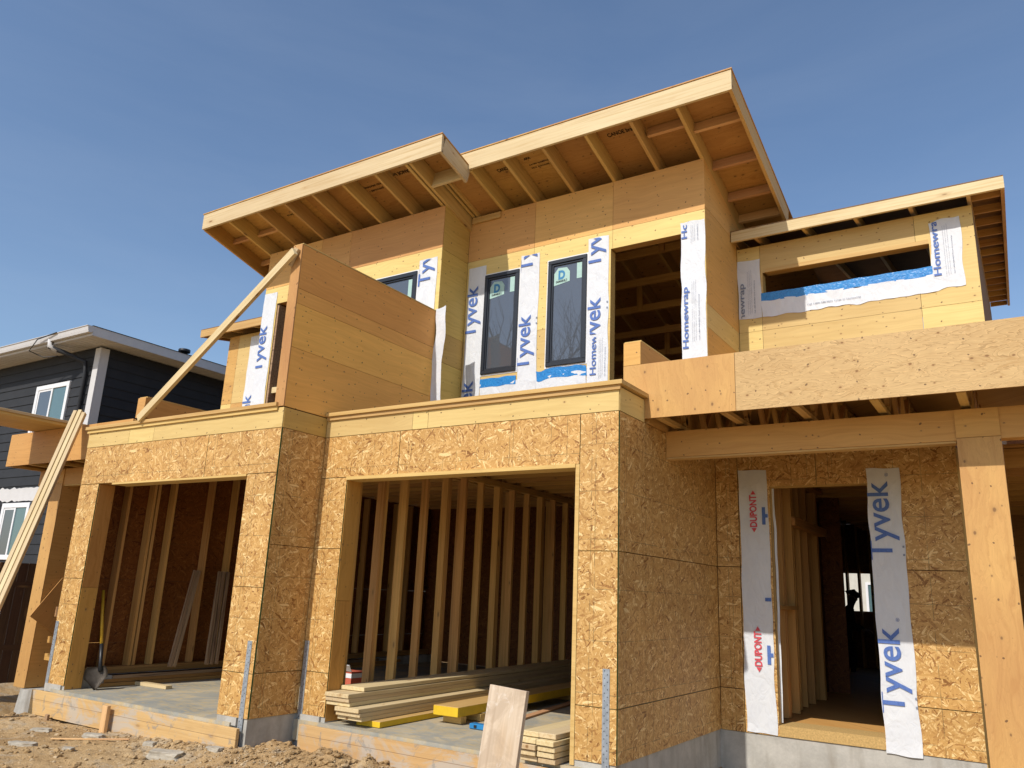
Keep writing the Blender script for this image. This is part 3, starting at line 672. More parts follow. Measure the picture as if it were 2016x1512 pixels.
for o in ws:
    if WM[o.name].translation.z > 6.1: o.data.materials.clear(); o.data.materials.append(M['ply_p'])
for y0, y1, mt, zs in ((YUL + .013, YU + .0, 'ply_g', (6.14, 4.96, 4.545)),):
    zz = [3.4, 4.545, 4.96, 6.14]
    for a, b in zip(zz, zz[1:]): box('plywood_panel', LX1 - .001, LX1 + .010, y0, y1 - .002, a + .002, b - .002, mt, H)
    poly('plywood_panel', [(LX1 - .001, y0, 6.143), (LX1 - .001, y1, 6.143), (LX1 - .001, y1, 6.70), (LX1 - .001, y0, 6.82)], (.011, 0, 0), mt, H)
xs = -2.859
for a, b in ((3.4, 4.67), (4.67, 4.96), (4.96, 6.205)):
    box('plywood_panel', xs - .011, xs, YU + .013, YW - .002, a + .002, b - .002, 'ply_o' if a != 4.67 else 'ply_y', H)
poly('plywood_panel', [(xs - .011, YU + .001, 6.208), (xs - .011, 10.6, 6.208), (xs - .011, 10.6, 6.285), (xs - .011, YU + .001, 6.845)], (.011, 0, 0), 'ply_p', H)
box('side_wall_panel', xs - .012, xs - .001, YW + .2, BACK, 3.4, 5.9, 'osb_shade', H)
box('side_wall_panel', -9.95, -9.94, YUL + .013, BACK, 3.4, 6.2, 'osb_shade', H)
# framing visible in the upper door opening
box('door_header', -4.09, -3.13, YU + .013, YU + .13, 5.9, 6.1, 'lum_y', H)
box('door_frame_stud', -4.142, -4.104, YU + .013, YU + .14, 3.42, 5.898, 'lum_y', H)
box('door_frame_stud', -3.115, -2.9, YU + .013, YU + .14, 3.42, 5.898, 'lum_d', H)
for i, y in enumerate((9.3, 9.85, 10.4, 10.95, 11.5, 12.05, 12.6)):
    z = 6.60 - SL * (y - YU) + .02
    board('roof_truss', (-6.3, y, z - .25 - .04 * i), (-2.9, y, z - .25 - .04 * i), .1, .045, 'lum_d', H)
    if i % 2 == 0:
        for x in (-5.6, -4.6, -3.8): board('truss_web', (x, y + .01, z - .25 - .04 * i), (x, y + .01, z + .1), .08, .04, 'lum_d', H, up=(1, 0, 0))
for x in (-5.2, -4.8, -4.4, -4.0, -3.6, -3.2): board('wall_stud', (x, 13.2, 3.42), (x, 13.2, 5.2), .09, .04, 'lum_s', H, up=(0, 1, 0))
# left upper door opening framing
box('door_frame_stud', -9.636, -9.598, YUL + .013, YUL + .15, 3.42, 5.86, 'lum_w', H)
box('door_header', -9.62, -8.6, YUL + .013, YUL + .13, 5.88, 6.08, 'lum_d', H)
board('blocking', (-9.58, YUL + .05, 4.42), (-8.65, YUL + .05, 4.42), .09, .04, 'lum', H)

# ---- slanted main roofs
def roof(x0, x1, yf, zb, yback, rafx, wall_y, left_rake, right_rake, zs, rake_to, canoe):
    z = lambda y, d=0: zb + d - SL * (y - yf)
    D = .235
    nrm = Vector((0, SL, 1)).normalized()
    board('fascia_board', (x0, yf, zb), (x1, yf, zb), .25, .038, 'lum', H, anchor=(0, 0))
    if right_rake: board('barge_board', (x1, yf, zb), (x1, rake_to, z(rake_to)), .25, .038, 'lum_y', H, up=nrm, anchor=(0, 0))
    if left_rake: board('barge_board', (x0 + .038, yf + .039, z(yf + .039)), (x0 + .038, rake_to, z(rake_to)), .25, .038, 'lum_d', H, up=nrm, anchor=(0, 0))
    for rx in rafx:
        b = board('rafter', (rx, yf + .040, z(yf + .04, .002)), (rx, yback if rx != rafx[0] else yback, z(yback, .002)), D, .04, 'lum_y', H, up=nrm, anchor=(.5, 0))
        for yy in (yf + .36, wall_y - .1):
            p = Vector((rx + (.021 if True else 0), yy, z(yy, .05)))
            W = frame(p, (0, 1, -SL), nrm); bm = bmesh.new(); bm_box(bm, (0, -.0, 0), (.10, .002, .13)); 
            W2 = W.copy(); W2.translation = Vector((rx - .0225 if rx > -20 else rx, yy, z(yy, .05)))
            link('truss_plate', fin(bm, 'tp'), 'steel_d', W2, b)
    # sheathing sheets
    ys = [yf - .01, yf + 1.22, yf + 3.6, yback]
    xx = [x0 - .012, (x0 + x1) / 2 - .4, x1 + .012]
    for a, b in zip(xx, xx[1:]):
        for c, d in zip(ys, ys[1:]):
            poly('roof_sheathing', [(a, c, z(c, D + .018)), (b - .002, c, z(c, D + .018)), (b - .002, d, z(d, D + .018)), (a, d, z(d, D + .018))], (0, 0, .014), 'ply_s', H)
    # nailer along the wall top
    return z
zM = roof(-6.30, -2.232, 7.567, 7.065, 15.0, [-6.29, -6.22, -5.79, -5.26, -4.665, -4.06, -3.46], YU, False, True, 0, 9.9, None)
zL = roof(-10.63, -5.805, 6.98, 7.022, 14.0, [-10.0, -9.34, -8.75, -8.165, -7.565, -6.965, -6.35, -6.42], YUL, True, False, 0, 10.8, None)
nrm = Vector((0, SL, 1)).normalized()
board('rafter', (-2.86, 7.607, zM(7.607)), (-2.86, 10.2, zM(10.2)), .235, .04, 'lum_y', H, up=nrm, anchor=(0, 0))
board('barge_board', (-5.805, 7.0, zL(7.0, .0)), (-5.805, 7.566, zL(7.566, .0)), .25, .038, 'lum', H, up=nrm, anchor=(0, 0))
board('lookout', (-6.33, 7.46, zL(7.46, .0)), (-5.845, 7.46, zL(7.46, .0)), .235, .038, 'lum', H, up=nrm)
for y in (8.1, 8.75, 9.35, 9.8): board('lookout', (-2.858, y, zM(y, .1)), (-2.272, y, zM(y, .1)), .135, .038, 'lum_o', H, up=nrm)
board('lookout', (-3.40, 7.97, zM(7.97, .1)), (-2.9, 7.97, zM(7.97, .1)), .135, .038, 'lum_o', H, up=nrm)
for y in (7.55, 8.15, 8.75, 9.4): board('lookout', (-10.59, y, zL(y, .13)), (-10.03, y, zL(y, .13)), .09, .038, 'lum_o', H, up=nrm)
board('lookout', (-9.98, 7.55, zL(7.55, .13)), (-9.38, 7.55, zL(7.55, .13)), .09, .038, 'lum_o', H, up=nrm)
board('wall_nailer', (-6.30, YU - .035, zM(YU, -.10)), (-5.82, YU - .035, zM(YU, -.10)), .09, .038, 'lum_y', H)
# stamps under the roof sheathing
def stamp(s, x, y, zf, L, Ht, flip=False, par=None):
    n = Vector((0, SL, 1)).normalized(); dy = Vector((0, 1, -SL)).normalized()
    zc = zf(y, .235 + .018) - .006
    sd = (1, 0, 0) if not flip else (-1, 0, 0)
    # seen from below the letter-up direction points away from the wall
    td = tuple(dy) if not flip else tuple(-dy)
    place_text('printed_stamp', s, (x, y, zc), sd, tuple(-c for c in td), L, Ht, 'ink_k', par, .02)
sheetM = [o for o in H.children if o.name.startswith('roof_sheathing')]
def sheet_at(x, y):
    best = None
    for o in sheetM:
        d = (WM[o.name].translation - Vector((x, y, 7))).length
        if best is None or d < best[0]: best = (d, o)
    return best[1]
for s, x, y, zf, L, Ht, fl in (('CANOE brand', -3.93, 7.98, zM, .40, .06, False), ('CANOE brand', -5.62, 8.02, zM, .34, .06, False), ('APA', -5.16, 7.95, zM, .10, .04, False),
        ('RATED SHEATHING', -5.14, 8.06, zM, .34, .022, False), ('24/16  EXPOSURE 1', -5.14, 8.12, zM, .3, .022, False),
        ('CANOE brand', -6.62, 7.32, zL, .42, .06, True), ('RATED SHEATHING', -7.2, 7.4, zL, .34, .03, True), ('EXPOSURE 1', -7.25, 7.48, zL, .26, .03, True), ('APA 24/16', -8.95, 7.45, zL, .26, .035, True)):
    stamp(s, x, y, zf, L, Ht, fl, sheet_at(x, y))

# ---- wings with low roofs rising to the back
WS = .17
def wing(s, yw, yf, zb, x0, x1, xo):
    X = (lambda x: x) if s > 0 else (lambda x: MIR - x + .0)
    def bx(name, a, b, *r, **k):
        a0, a1 = sorted((X(a), X(b))); return box(name, a0, a1, *r, **k)
    a0, a1 = sorted((X(x0), X(x1)))
    holes = [(X(-2.535), X(-.612), 5.33, 5.735)] if s > 0 else [(-11.5, -10.4, 3.9, 5.85)]
    panels('plywood_panel', 'y', yw, T, a0 + .001, a1, 3.40, 6.12 - (0 if s > 0 else .05), [-.75, -2.56] if s > 0 else [-12.1, -11.45], [4.955] if s > 0 else [4.75], holes, 'ply_y' if s > 0 else ['ply_y', 'ply_s', 'ply_y'], H)
    z = lambda y: zb + WS * (y - yf)
    up = Vector((0, -WS, 1)).normalized()
    f0, f1 = sorted((X(x0 + .01), X(xo)))
    board('fascia_board', (f0, yf, zb), (f1, yf, zb), .14, .038, 'lum' if s > 0 else 'lum_y', H)
    ye = BACK - .4
    b = X(xo); board('barge_board', (b, yf + .039, z(yf + .039)), (b, ye, z(ye)), .14, .038, 'lum_d', H, up=up, anchor=(0 if s > 0 else 1, 0))
    for rx in (-2.55, -1.96, -1.356, -.758, -.165):
        board('rafter', (X(rx), yf + .04, z(yf + .04)), (X(rx), ye, z(ye)), .13, .04, 'lum_y', H, up=up, anchor=(.5, 0))
    sh = poly('roof_sheathing', [(f0, yf, z(yf) + .142), (f1, yf, z(yf) + .142), (f1, ye, z(ye) + .142), (f0, ye, z(ye) + .142)], (0, 0, .013), 'deck_shade', H)
    xw = X(x1)
    poly('side_wall_panel', [(xw - (.011 if s > 0 else 0), yw + .012, 3.4), (xw - (.011 if s > 0 else 0), BACK, 3.4), (xw - (.011 if s > 0 else 0), BACK, z(BACK) - .03), (xw - (.011 if s > 0 else 0), yw + .012, z(yw) - .05)], (.011, 0, 0), 'deck_shade', H)
    y = yf + .35; i = 0
    while y < ye:
        c0, c1 = sorted((X(-.14), X(xo - .04))); board('lookout', (c0, y, z(y) + .02), (c1, y, z(y) + .02), .09, .038, 'lum_d', H, up=up); y += .6
    return z
zw = wing(1, YW, 9.40, 6.123, xs + .002, -.146, .186)
zwl = wing(-1, 9.07, 8.80, 6.07, -2.86, -.43, .11)
board('window_header', (-2.50, YW - .004, 5.737), (-.62, YW - .004, 5.737), .05, .14, 'lum_y', H)
box('window_buck', -2.56, -2.537, YW + .001, YW + .15, 5.33, 5.735, 'lum_y', H)

# ---- windows
def window(x0, x1, z0, z1, y, label, fw=.052, sticker=True, flip=False):
    f = boxes('window', [(x0, x1, y - .028, y + .05, z0, z0 + fw), (x0, x1, y - .028, y + .05, z1 - fw, z1), (x0, x0 + fw, y - .028, y + .05, z0 + fw, z1 - fw), (x1 - fw, x1, y - .028, y + .05, z0 + fw, z1 - fw)], 'black', H, bevel=.004)
    f['label'] = label
    i = fw + .003
    boxes('sash', [(x0 + i, x1 - i, y - .012, y + .03, z0 + i, z0 + i + .02), (x0 + i, x1 - i, y - .012, y + .03, z1 - i - .02, z1 - i), (x0 + i, x0 + i + .018, y - .012, y + .03, z0 + i + .02, z1 - i - .02), (x1 - i - .018, x1 - i, y - .012, y + .03, z0 + i + .02, z1 - i - .02)], 'black', f)
    box('pane', x0 + i + .018, x1 - i - .018, y + .006, y + .014, z0 + i + .02, z1 - i - .02, 'glass', f)
    e = .022
    boxes('nail_flange', [(x0 - e, x1 + e, y - .006, y - .002, z0 - e, z0 - .001), (x0 - e, x1 + e, y - .006, y - .002, z1 + .001, z1 + e), (x0 - e, x0 - .001, y - .006, y - .002, z0, z1), (x1 + .001, x1 + e, y - .006, y - .002, z0, z1)], 'white', f)
    if sticker:
        sx, sz = x0 + i + .025, z1 - i - .30
        bm = bmesh.new(); pts = [(0, 0), (.235, .035), (.235, .17), (.19, .235), (.06, .245), (0, .17)]
        vs1 = [bm.verts.new((a, 0, b)) for a, b in pts]; vs2 = [bm.verts.new((a, .001, b)) for a, b in pts]
        bm.faces.new(vs1); bm.faces.new(vs2[::-1])
        for q in range(6): bm.faces.new((vs1[q], vs1[(q + 1) % 6], vs2[(q + 1) % 6], vs2[q]))
        st = link('sticker', fin(bm, 'st'), 'stick', Matrix.Translation((sx, y + .003, sz)), f)
        place_text('sticker_logo', 'D', (sx + .065, y + .001, sz + .085), (1, 0, 0), UP, .10, .115, 'sblue', f, .05)
        place_text('sticker_text', 'DURABUILT', (sx + .03, y + .001, sz + .035), (1, 0, .12), UP, .17, .026, 'blackp', f, .03)
        box('sticker', x1 - i - .10, x1 - i - .022, y + .003, y + .004, z1 - i - .25, z1 - i - .03, 'stick', f)
    return f
window(-6.031, -5.467, 4.444, 5.888, YU, 'left one of the two tall black-framed windows, reflecting the privacy wall')
window(-5.006, -4.432, 4.432, 5.895, YU, 'right one of the two tall black-framed windows, reflecting bare branches')
f = window(-7.96, -6.77, 4.45, 5.88, YUL, 'black-framed window mostly hidden by the privacy wall', .06, False)
box('sticker', -6.93, -6.85, YUL + .003, YUL + .004, 5.42, 5.78, 'stick', f)

# ---- house wrap strips with their lettering
TL, TH, PER = .765, .215, 1.395
def tyvek(strip, xb, zs, y, xr, zr, Hh=TH):
    for z in zs: wtext(strip, 'Tyvek', xb, z, y, TL, Hh, 'ink_b', .012, xr, zr)
def small_print(strip, x0, z0, y, xr, zr, L=.75):
    for q in range(3): wtext(strip, 'building envelope material  air and water barrier  install per printed instructions', x0 + q * .022, z0 + q * .01, y, L, .008, 'ink_g', 0, xr, zr)
    wtext(strip, 'Call 1-800-448-9835 Tyvek or Homewrap', x0 + .085, z0 + .02, y, L * .75, .013, 'ink_g', .01, xr, zr)
yy = YU
s = wrap_strip(-6.33, -6.035, 3.6, 6.05, yy, H, 'tall wrap strip left of the left tall window', seed=1)
tyvek(s, -6.155, [3.61, 5.0], yy, (-6.33, -6.036), (3.6, 6.0))
s = wrap_strip(-5.447, -5.155, 3.6, 6.07, yy, H, 'wrap strip between the two tall windows', seed=2)
tyvek(s, -5.265, [4.43, 5.83], yy, (-5.447, -5.156), (3.6, 6.06))
wtext(s, 'Homewrap', -5.108, 5.05, yy, TL * .95, .075, 'ink_g', .01, (-5.18, -5.160), (3.6, 6.05))
s = wrap_strip(-4.415, -4.125, 3.6, 6.10, yy, H, 'wrap strip between the right tall window and the balcony doorway', seed=3)
tyvek(s, -4.235, [4.50, 5.68], yy, (-4.413, -4.126), (4.78, 6.09))
wtext(s, 'Homewrap', -4.285, 4.25, yy, TL * .95, .085, 'ink_b', .012, (-4.415, -4.126), (3.6, 4.74))
small_print(s, -4.24, 4.2, yy, (-4.27, -4.13), (3.6, 4.76), .5)
wtext(s, 'Homewrap', -4.075, 5.1, yy, TL * .95, .075, 'ink_g', .01, (-4.16, -4.128), (3.6, 6.05))
wrap_strip(-6.033, -5.158, 3.9, 4.29, yy - .002, H, 'wrap skirt under the left tall window', seed=4, rag=.03)
wrap_strip(-5.145, -4.42, 3.9, 4.31, yy - .004, H, 'ragged wrap skirt under the right tall window', seed=44, rag=.04)
s = wrap_strip(-6.03, -5.455, 4.265, 4.385, yy - .006, H, 'blue tape under the left tall window', seed=5, mat='tape', name='flashing_tape', rag=.025)
s = wrap_strip(-5.15, -4.425, 4.265, 4.40, yy - .007, H, 'blue tape under the right tall window', seed=6, mat='tape', name='flashing_tape', rag=.06)
s = wrap_strip(-3.165, -2.865, 3.6, 6.04, yy, H, 'wrap strip right of the balcony doorway at the corner', seed=7, rag=.02)
for z, zr in ((4.43, (3.6, 5.4)), (5.82, (5.5, 6.0))):
    wtext(s, 'Homewrap', -3.085, z, yy, TL * 1.0, .068, 'ink_b', .018, (-3.165, -2.87), zr)
small_print(s, -3.03, 4.5, yy, (-3.165, -2.87), (3.6, 6.0))
small_print(s, -3.03, 5.75, yy, (-3.165, -2.87), (5.7, 5.98), .5)
# right wing window
yy = YW
s = wrap_strip(-2.852, -2.56, 5.14, 5.945, yy, H, 'wrap strip at the inner corner of the wing', seed=8)
wtext(s, 'Homewrap', -2.775, 4.86, yy, TL, .068, 'ink_g', .018, (-2.85, -2.56), (5.15, 5.9)); small_print(s, -2.72, 5.18, yy, (-2.85, -2.56), (5.15, 5.9), .6)
s = wrap_strip(-.605, -.29, 5.15, 6.0, yy, H, 'wrap strip right of the low wing window', seed=9, rag=.03)
wtext(s, 'Homewrap', -.515, 5.32, yy, TL, .075, 'ink_b', .018, (-.60, -.29), (5.2, 5.985)); small_print(s, -.46, 5.3, yy, (-.6, -.29), (5.2, 5.98), .62)
s = wrap_strip(-2.56, -.60, 5.13, 5.345, yy - .001, H, 'long wrap skirt under the low wing window', seed=10, rag=.02)
place_text('printed_lettering', 'Call 1-800-448-9835 Tyvek or Homewrap', (-2.0, yy - .016, 5.20), (1, 0, 0), UP, .62, .018, 'ink_g', s, .01)
s = wrap_strip(-2.56, -.60, 5.335, 5.45, yy - .003, H, 'blue tape sill of the low wing window', seed=11, mat='tape', name='flashing_tape', rag=.012)
# left upper strips
yy = YUL
s = wrap_strip(-9.955, -9.66, 3.6, 6.08, yy, H, 'wrap strip at the far left corner of the upper wall', seed=12)
tyvek(s, -9.80, [4.77, 3.38], yy, (-9.955, -9.67), (3.6, 6.0))
s = wrap_strip(-11.76, -11.45, 3.6, 6.0, 9.07, H, 'lower wrap strip on the left wing', seed=13)
tyvek(s, -11.55, [4.1], 9.07, (-11.76, -11.46), (3.6, 6.0))
s = wrap_strip(-6.745, -6.43, 3.6, 6.03, yy, H, 'wrap strip right of the half-hidden window', seed=14)
tyvek(s, -6.54, [4.25, 5.64], yy, (-6.745, -6.44), (3.6, 6.02))
s = wrap_strip(-6.36, -6.20, 3.45, 5.26, YUL - .03, H, 'loose wrap edge hanging behind the privacy wall', seed=15, rag=.05, amp=.02)
# entry
yy = YE
s = wrap_strip(-2.587, -2.285, .35, 2.99, yy, H, 'wrap strip left of the entry doorway with red oval logo', seed=16, rag=.02)
for z in (.93, 2.33):
    wtext(s, 'DUPONT', -2.405, z + .055, yy, .34, .072, 'ink_r', .03, (-2.587, -2.29), (.35, 2.98))
    for a, b, c in ((z + .045, z, 1), (z + .40, z + .445, -1)):
        bm = bmesh.new(); bm.faces.new([bm.verts.new(p) for p in ((-.028, 0, a), (.028, 0, a), (0, 0, b))]); me = bpy.data.meshes.new('tri'); bm.to_mesh(me); bm.free()
        link('printed_mark', me, 'ink_r', Matrix.Translation((-2.436, yy - .014, 0)), s)
tyvek(s, -2.135, [1.01, 2.41], yy, (-2.587, -2.288), (.35, 2.98), .215)
s = wrap_strip(-1.303, -1.0, .315, 2.955, yy, H, 'wrap strip right of the entry doorway with blue lettering', seed=17, rag=.018)
tyvek(s, -1.115, [.67, 2.06], yy, (-1.302, -1.002), (.33, 2.95), .215)
for z in (.73, 2.1): wtext(s, 'Homewrap', -.952, z, yy, TL * .95, .075, 'ink_g', .01, (-1.022, -1.004), (.33, 2.95))
for z in (1.49, 2.87): wtext(s, '\u00ae', -1.10, z, yy, .035, .03, 'ink_b', 0, (-1.3, -1.0), (.33, 2.95))
wrap_strip(-2.262, -2.238, .45, 2.79, YE + .10, H, 'crumpled wrap on the door jamb', seed=18, rag=.012, amp=.008)

# ================================================================== things around the house
def thing_board(name, p0, p1, wid, th, mat, label, cat, group=None, up=(0, 0, 1), bevel=.002, anchor=(0, 0)):
    o = board(name, p0, p1, wid, th, mat, None, up, bevel, anchor); return tag(o, label, cat, group)
# ---- formwork
thing_board('form_board', (-10.1, 5.362, .0), (-6.42, 5.362, .0), .262, .038, 'form', 'long orange form board along the edge of the left garage slab', 'board')
thing_board('form_board', (-6.25, 5.978, .0), (-2.9, 5.978, .0), .262, .038, 'form', 'long orange form board along the edge of the right garage slab', 'board')
thing_board('wooden_stake', (-8.44, 5.318, -.25), (-8.44, 5.318, .262), .09, .04, 'lum_o', 'short wooden stake standing against the left form board', 'stake', up=(1, 0, 0), anchor=(0, .5))
thing_board('wooden_stake', (-9.62, 5.335, -.25), (-9.60, 5.325, .05), .05, .03, 'lum_w', 'low grey stake stub at the left end of the form board', 'stake', up=(1, 0, 0))
# ---- pile of long planks in the right garage
dx_, dy_ = -.285, 5.5; ln_ = math.hypot(dx_, dy_); DV = Vector((dx_ / ln_, dy_ / ln_, 0)); PV = Vector((DV.y, -DV.x, 0))
def long_plank(name, x, y, z, wid, th, L, mat, label, group, cat='plank'):
    p = Vector((x, y, z)); q = p + DV * L
    return thing_board(name, p, q, th, wid, mat, label, cat, group, anchor=(1, 0), bevel=.003)
G1 = 'long planks piled in the right garage'
for x, y, z, L, mt, lb in (
    (-5.985, 6.24, .594, 5.5, 'lum', 'topmost long plank of the pile in the right garage, set back from the others'),
    (-5.962, 6.00, .551, 5.6, 'lum', 'second plank from the top of the garage pile, its end sticking out furthest'),
    (-5.962, 6.012, .512, 5.6, 'lum', 'third plank from the top of the garage pile'),
    (-5.962, 6.03, .473, 5.6, 'lum', 'fourth plank from the top of the garage pile'),
    (-5.815, 6.00, .432, 5.6, 'lum', 'fifth plank from the top of the garage pile, shifted to the right'),
    (-5.812, 6.02, .393, 5.6, 'lum', 'sixth plank from the top of the garage pile'),
    (-5.812, 6.05, .354, 5.6, 'lum', 'lowest plank of the garage pile, just above the yellow beam')):
    long_plank('long_plank', x, y, z, .30, .038, L, mt, lb, G1)
def yellow_beam(x, y, z, wid, th, L, label):
    o = long_plank('laminated_beam', x, y, z, wid, th, L, 'beam_y', label, 'yellow painted beams on the garage slab', 'beam')
    o.data.materials.clear()
    k = M['lum_y']; o.data.materials.append(M['beam_y']); o.data.materials.append(M['lum_y'])
    for p in o.data.polygons:
        if p.normal.z > .5: p.material_index = 1
    return o
yellow_beam(-5.70, 6.20, .297, .29, .055, 5.0, 'yellow-sided beam lying under the pile of long planks')
yellow_beam(-5.29, 6.88, .372, .30, .092, 4.6, 'thick yellow-ended beam lying alone beside the pile of planks')
thing_board('wood_spacer', (-5.38, 7.3, .296), (-4.99, 7.3, .296), .07, .09, 'lum_y', 'short spacer block under the front of the beams', 'block')
thing_board('wood_spacer', (-5.50, 9.6, .296), (-5.1, 9.6, .296), .07, .09, 'lum_y', 'spacer block under the far part of the beams', 'block')
thing_board('wood_spacer', (-5.25, 7.0, .296), (-5.02, 7.0, .296), .07, .09, 'lum_y', 'small block right under the end of the thick yellow beam', 'block')
thing_board('thin_board', (-4.70, 7.55, .294), (-5.1, 10.2, .294), .02, .09, 'lum_o', 'thin reddish board lying on the slab behind the leaning plank', 'board')
# ---- small stack of short boards by the right pillar
G2 = 'short boards stacked by the right garage pillar'
names_ = ['bottom', 'second', 'third', 'fourth', 'top']
for c in range(2):
    for r_ in range(5):
        x = -3.665 + c * .178 + rnd.uniform(-.012, .012) + (.02 if (c == 0 and r_ == 4) else 0); y = 5.93 + rnd.uniform(-.03, .03) + (.05 if r_ == 4 else 0)
        z = .296 + r_ * .046
        o = thing_board('short_board', (x, y, z), (x + .01, y + .95, z), .040, .160, 'lum', '%s board in the %s column of the small stack by the right garage pillar' % (names_[r_], ('left', 'right')[c]), 'board', G2, anchor=(1, 0), bevel=.004)
# ---- plank standing in front
o = thing_board('leaning_plank', (-3.335, 4.80, -.08), (-3.275, 4.93, .972), .305, .04, 'lum_pale', 'pale wide plank with knots standing upright in front of the right garage slab', 'plank', up=(1, -.02, -.06), anchor=(0, 0))
# ---- small objects
def small_box(name, x0, x1, y0, y1, z0, z1, mat, label, cat):
    bm = bmesh.new(); bm_box(bm, (0, 0, 0), (x1 - x0, y1 - y0, z1 - z0)); o = link(name, fin(bm, name, .006), mat, Matrix.Translation((x0, y0, z0)))
    return tag(o, label, cat)
b_ = small_box('chalk_box', -4.82, -4.64, 6.86, 6.95, .296, .345, 'bluep', 'small bright blue plastic case on the slab beside the leaning plank', 'case')
box('clasp', -4.76, -4.73, 6.853, 6.860, .31, .335, 'blackp', b_)
cbx = root('cardboard_box', (-7.0, 7.45, .295), 'small white and red box behind the party wall studs', 'box')
box('carton', -7.12, -6.88, 7.33, 7.55, .43, .62, 'redbox', cbx); box('carton_band', -7.122, -6.878, 7.328, 7.552, .55, .60, 'white', cbx)
poly('open_flap', [(-7.12, 7.33, .622), (-6.88, 7.33, .622), (-6.84, 7.24, .70), (-7.08, 7.24, .70)], (0, .003, .004), 'white', cbx)
box('carton_base', -7.14, -6.86, 7.30, 7.57, .296, .428, 'ply_o', cbx)
# ---- left garage odds and ends
thing_board('floor_board', (-9.74, 6.33, .296), (-8.98, 6.36, .296), .04, .09, 'lum', 'short pale board lying on the left garage floor', 'board')
for i, (x, z, L, mt) in enumerate(((-9.58, .296, 5.2, 'lum_d'), (-9.62, .338, 5.6, 'lum_d'), (-9.60, .38, 5.0, 'lum_w'))):
    thing_board('stored_board', (x, 5.85 + .1 * i, z), (x + .02, 5.85 + L, z), .04, .14, mt, ('lowest', 'middle', 'uppermost')[i] + ' of the three long boards lying along the foot of the left garage wall', 'board', 'boards along the left garage wall')
wl = ('nearest', 'second', 'third', 'fourth', 'farthest')
for i, (y0, y1) in enumerate(((6.60, 7.05), (6.66, 7.11), (7.16, 7.46), (7.23, 7.52), (7.31, 7.60))):
    thing_board('weathered_board', (-9.50, y0 + .1, .50), (-9.80, y1 + .05, 1.72), .05, .035, 'lum_w', wl[i] + ' of the grey weathered boards leaning on the left garage studs', 'board', 'weathered boards leaning in the left garage', up=(0, 1, 0))
# shovel
sh = root('shovel', (-9.39, 5.74, .30), 'long yellow-handled shovel leaning in the left garage opening', 'shovel')
def tube(name, pts, rad, mat, parent, seg=10):
    pts = [Vector(p) for p in pts]; bm = bmesh.new(); rings = []
    for i, p in enumerate(pts):
        d = (pts[min(i + 1, len(pts) - 1)] - pts[max(i - 1, 0)]).normalized(); a = d.orthogonal().normalized(); b = d.cross(a)
        if rings and False: pass
        ref = Vector((0, 0, 1)) if abs(d.z) < .9 else Vector((1, 0, 0)); a = d.cross(ref).normalized(); b = d.cross(a)
        r_ = rad[i] if isinstance(rad, (list, tuple)) else rad
        rings.append([bm.verts.new(p + (a * math.cos(t) + b * math.sin(t)) * r_) for t in [2 * math.pi * q / seg for q in range(seg)]])
    for u, v in zip(rings, rings[1:]):
        for q in range(seg): f = bm.faces.new((u[q], u[(q + 1) % seg], v[(q + 1) % seg], v[q])); f.smooth = True
    bm.faces.new(rings[0]); bm.faces.new(rings[-1][::-1])
    me = fin(bm, name); W = Matrix.Translation(pts[0]); me.transform(W.inverted())
    return link(name, me, mat, W, parent)
tube('handle', [(-9.52, 5.78, .78), (-9.64, 5.80, 1.12), (-9.72, 5.81, 1.42)], .018, 'handle', sh)
tube('socket', [(-9.42, 5.755, .50), (-9.46, 5.765, .62), (-9.52, 5.78, .80)], [.024, .021, .022], 'blackp', sh)
bm = bmesh.new(); W = frame((-9.37, 5.70, .30), (.55, .83, .12), (-.20, .12, .9)); g = []
for j in range(9):
    t = j / 8; hw = .125 * (min(1, .12 + 1.6 * t) if t < .5 else 1) * (1 - .25 * max(0, t - .8) / .2)
    g.append([bm.verts.new((hw * (q / 4 - 1), .035 * (1 - ((q / 4 - 1) ** 2)) + .01 * t, .27 * t)) for q in range(9)])
for a, b in zip(g, g[1:]):
    for q in range(8): f = bm.faces.new((a[q], a[q + 1], b[q + 1], b[q])); f.smooth = True
ex = bmesh.ops.solidify(bm, geom=bm.faces[:], thickness=.003)
link('blade', fin(bm, 'blade'), 'blade', W, sh)
# ---- lumber on the left canopy and leaning bundle
gi = 0
for lay in range(2):
    for c in range(4):
        x = -12.56 + c * .256 + rnd.uniform(-.01, .01) + .02 * lay
        gi += 1
        thing_board('stored_plank', (x, 3.3 + rnd.uniform(-.1, .1), 3.662 + lay * .040), (x, 8.6 + rnd.uniform(-.3, .3), 3.662 + lay * .040), .038, .247, 'lum' if lay else 'lum_y',
                    '%s plank of the %s layer jutting out over the left canopy' % (('leftmost', 'second', 'third', 'rightmost')[c], ('lower', 'upper')[lay]), 'plank', 'planks jutting out over the left canopy', anchor=(1, 0), bevel=.003)
dd = Vector((-11.17, 5.90, 3.82)) - Vector((-9.965, 4.426, .0)); sidev = Vector((.80, .55, 0)).normalized()
for i, (off, dn) in enumerate(((-.075, 0), (-.022, .012), (.031, -.02))):
    p0 = Vector((-9.965, 4.426, .0)) + sidev * off; p1 = p0 + dd * (1 + dn * .3) + sidev * (i - 1) * .01
    thing_board('leaning_board', p0, p1, .048, .06, 'lum', ('left', 'middle', 'right')[i] + ' board of the three long ones leaning on the left canopy edge', 'board', 'boards leaning on the left canopy', up=sidev, bevel=.003)

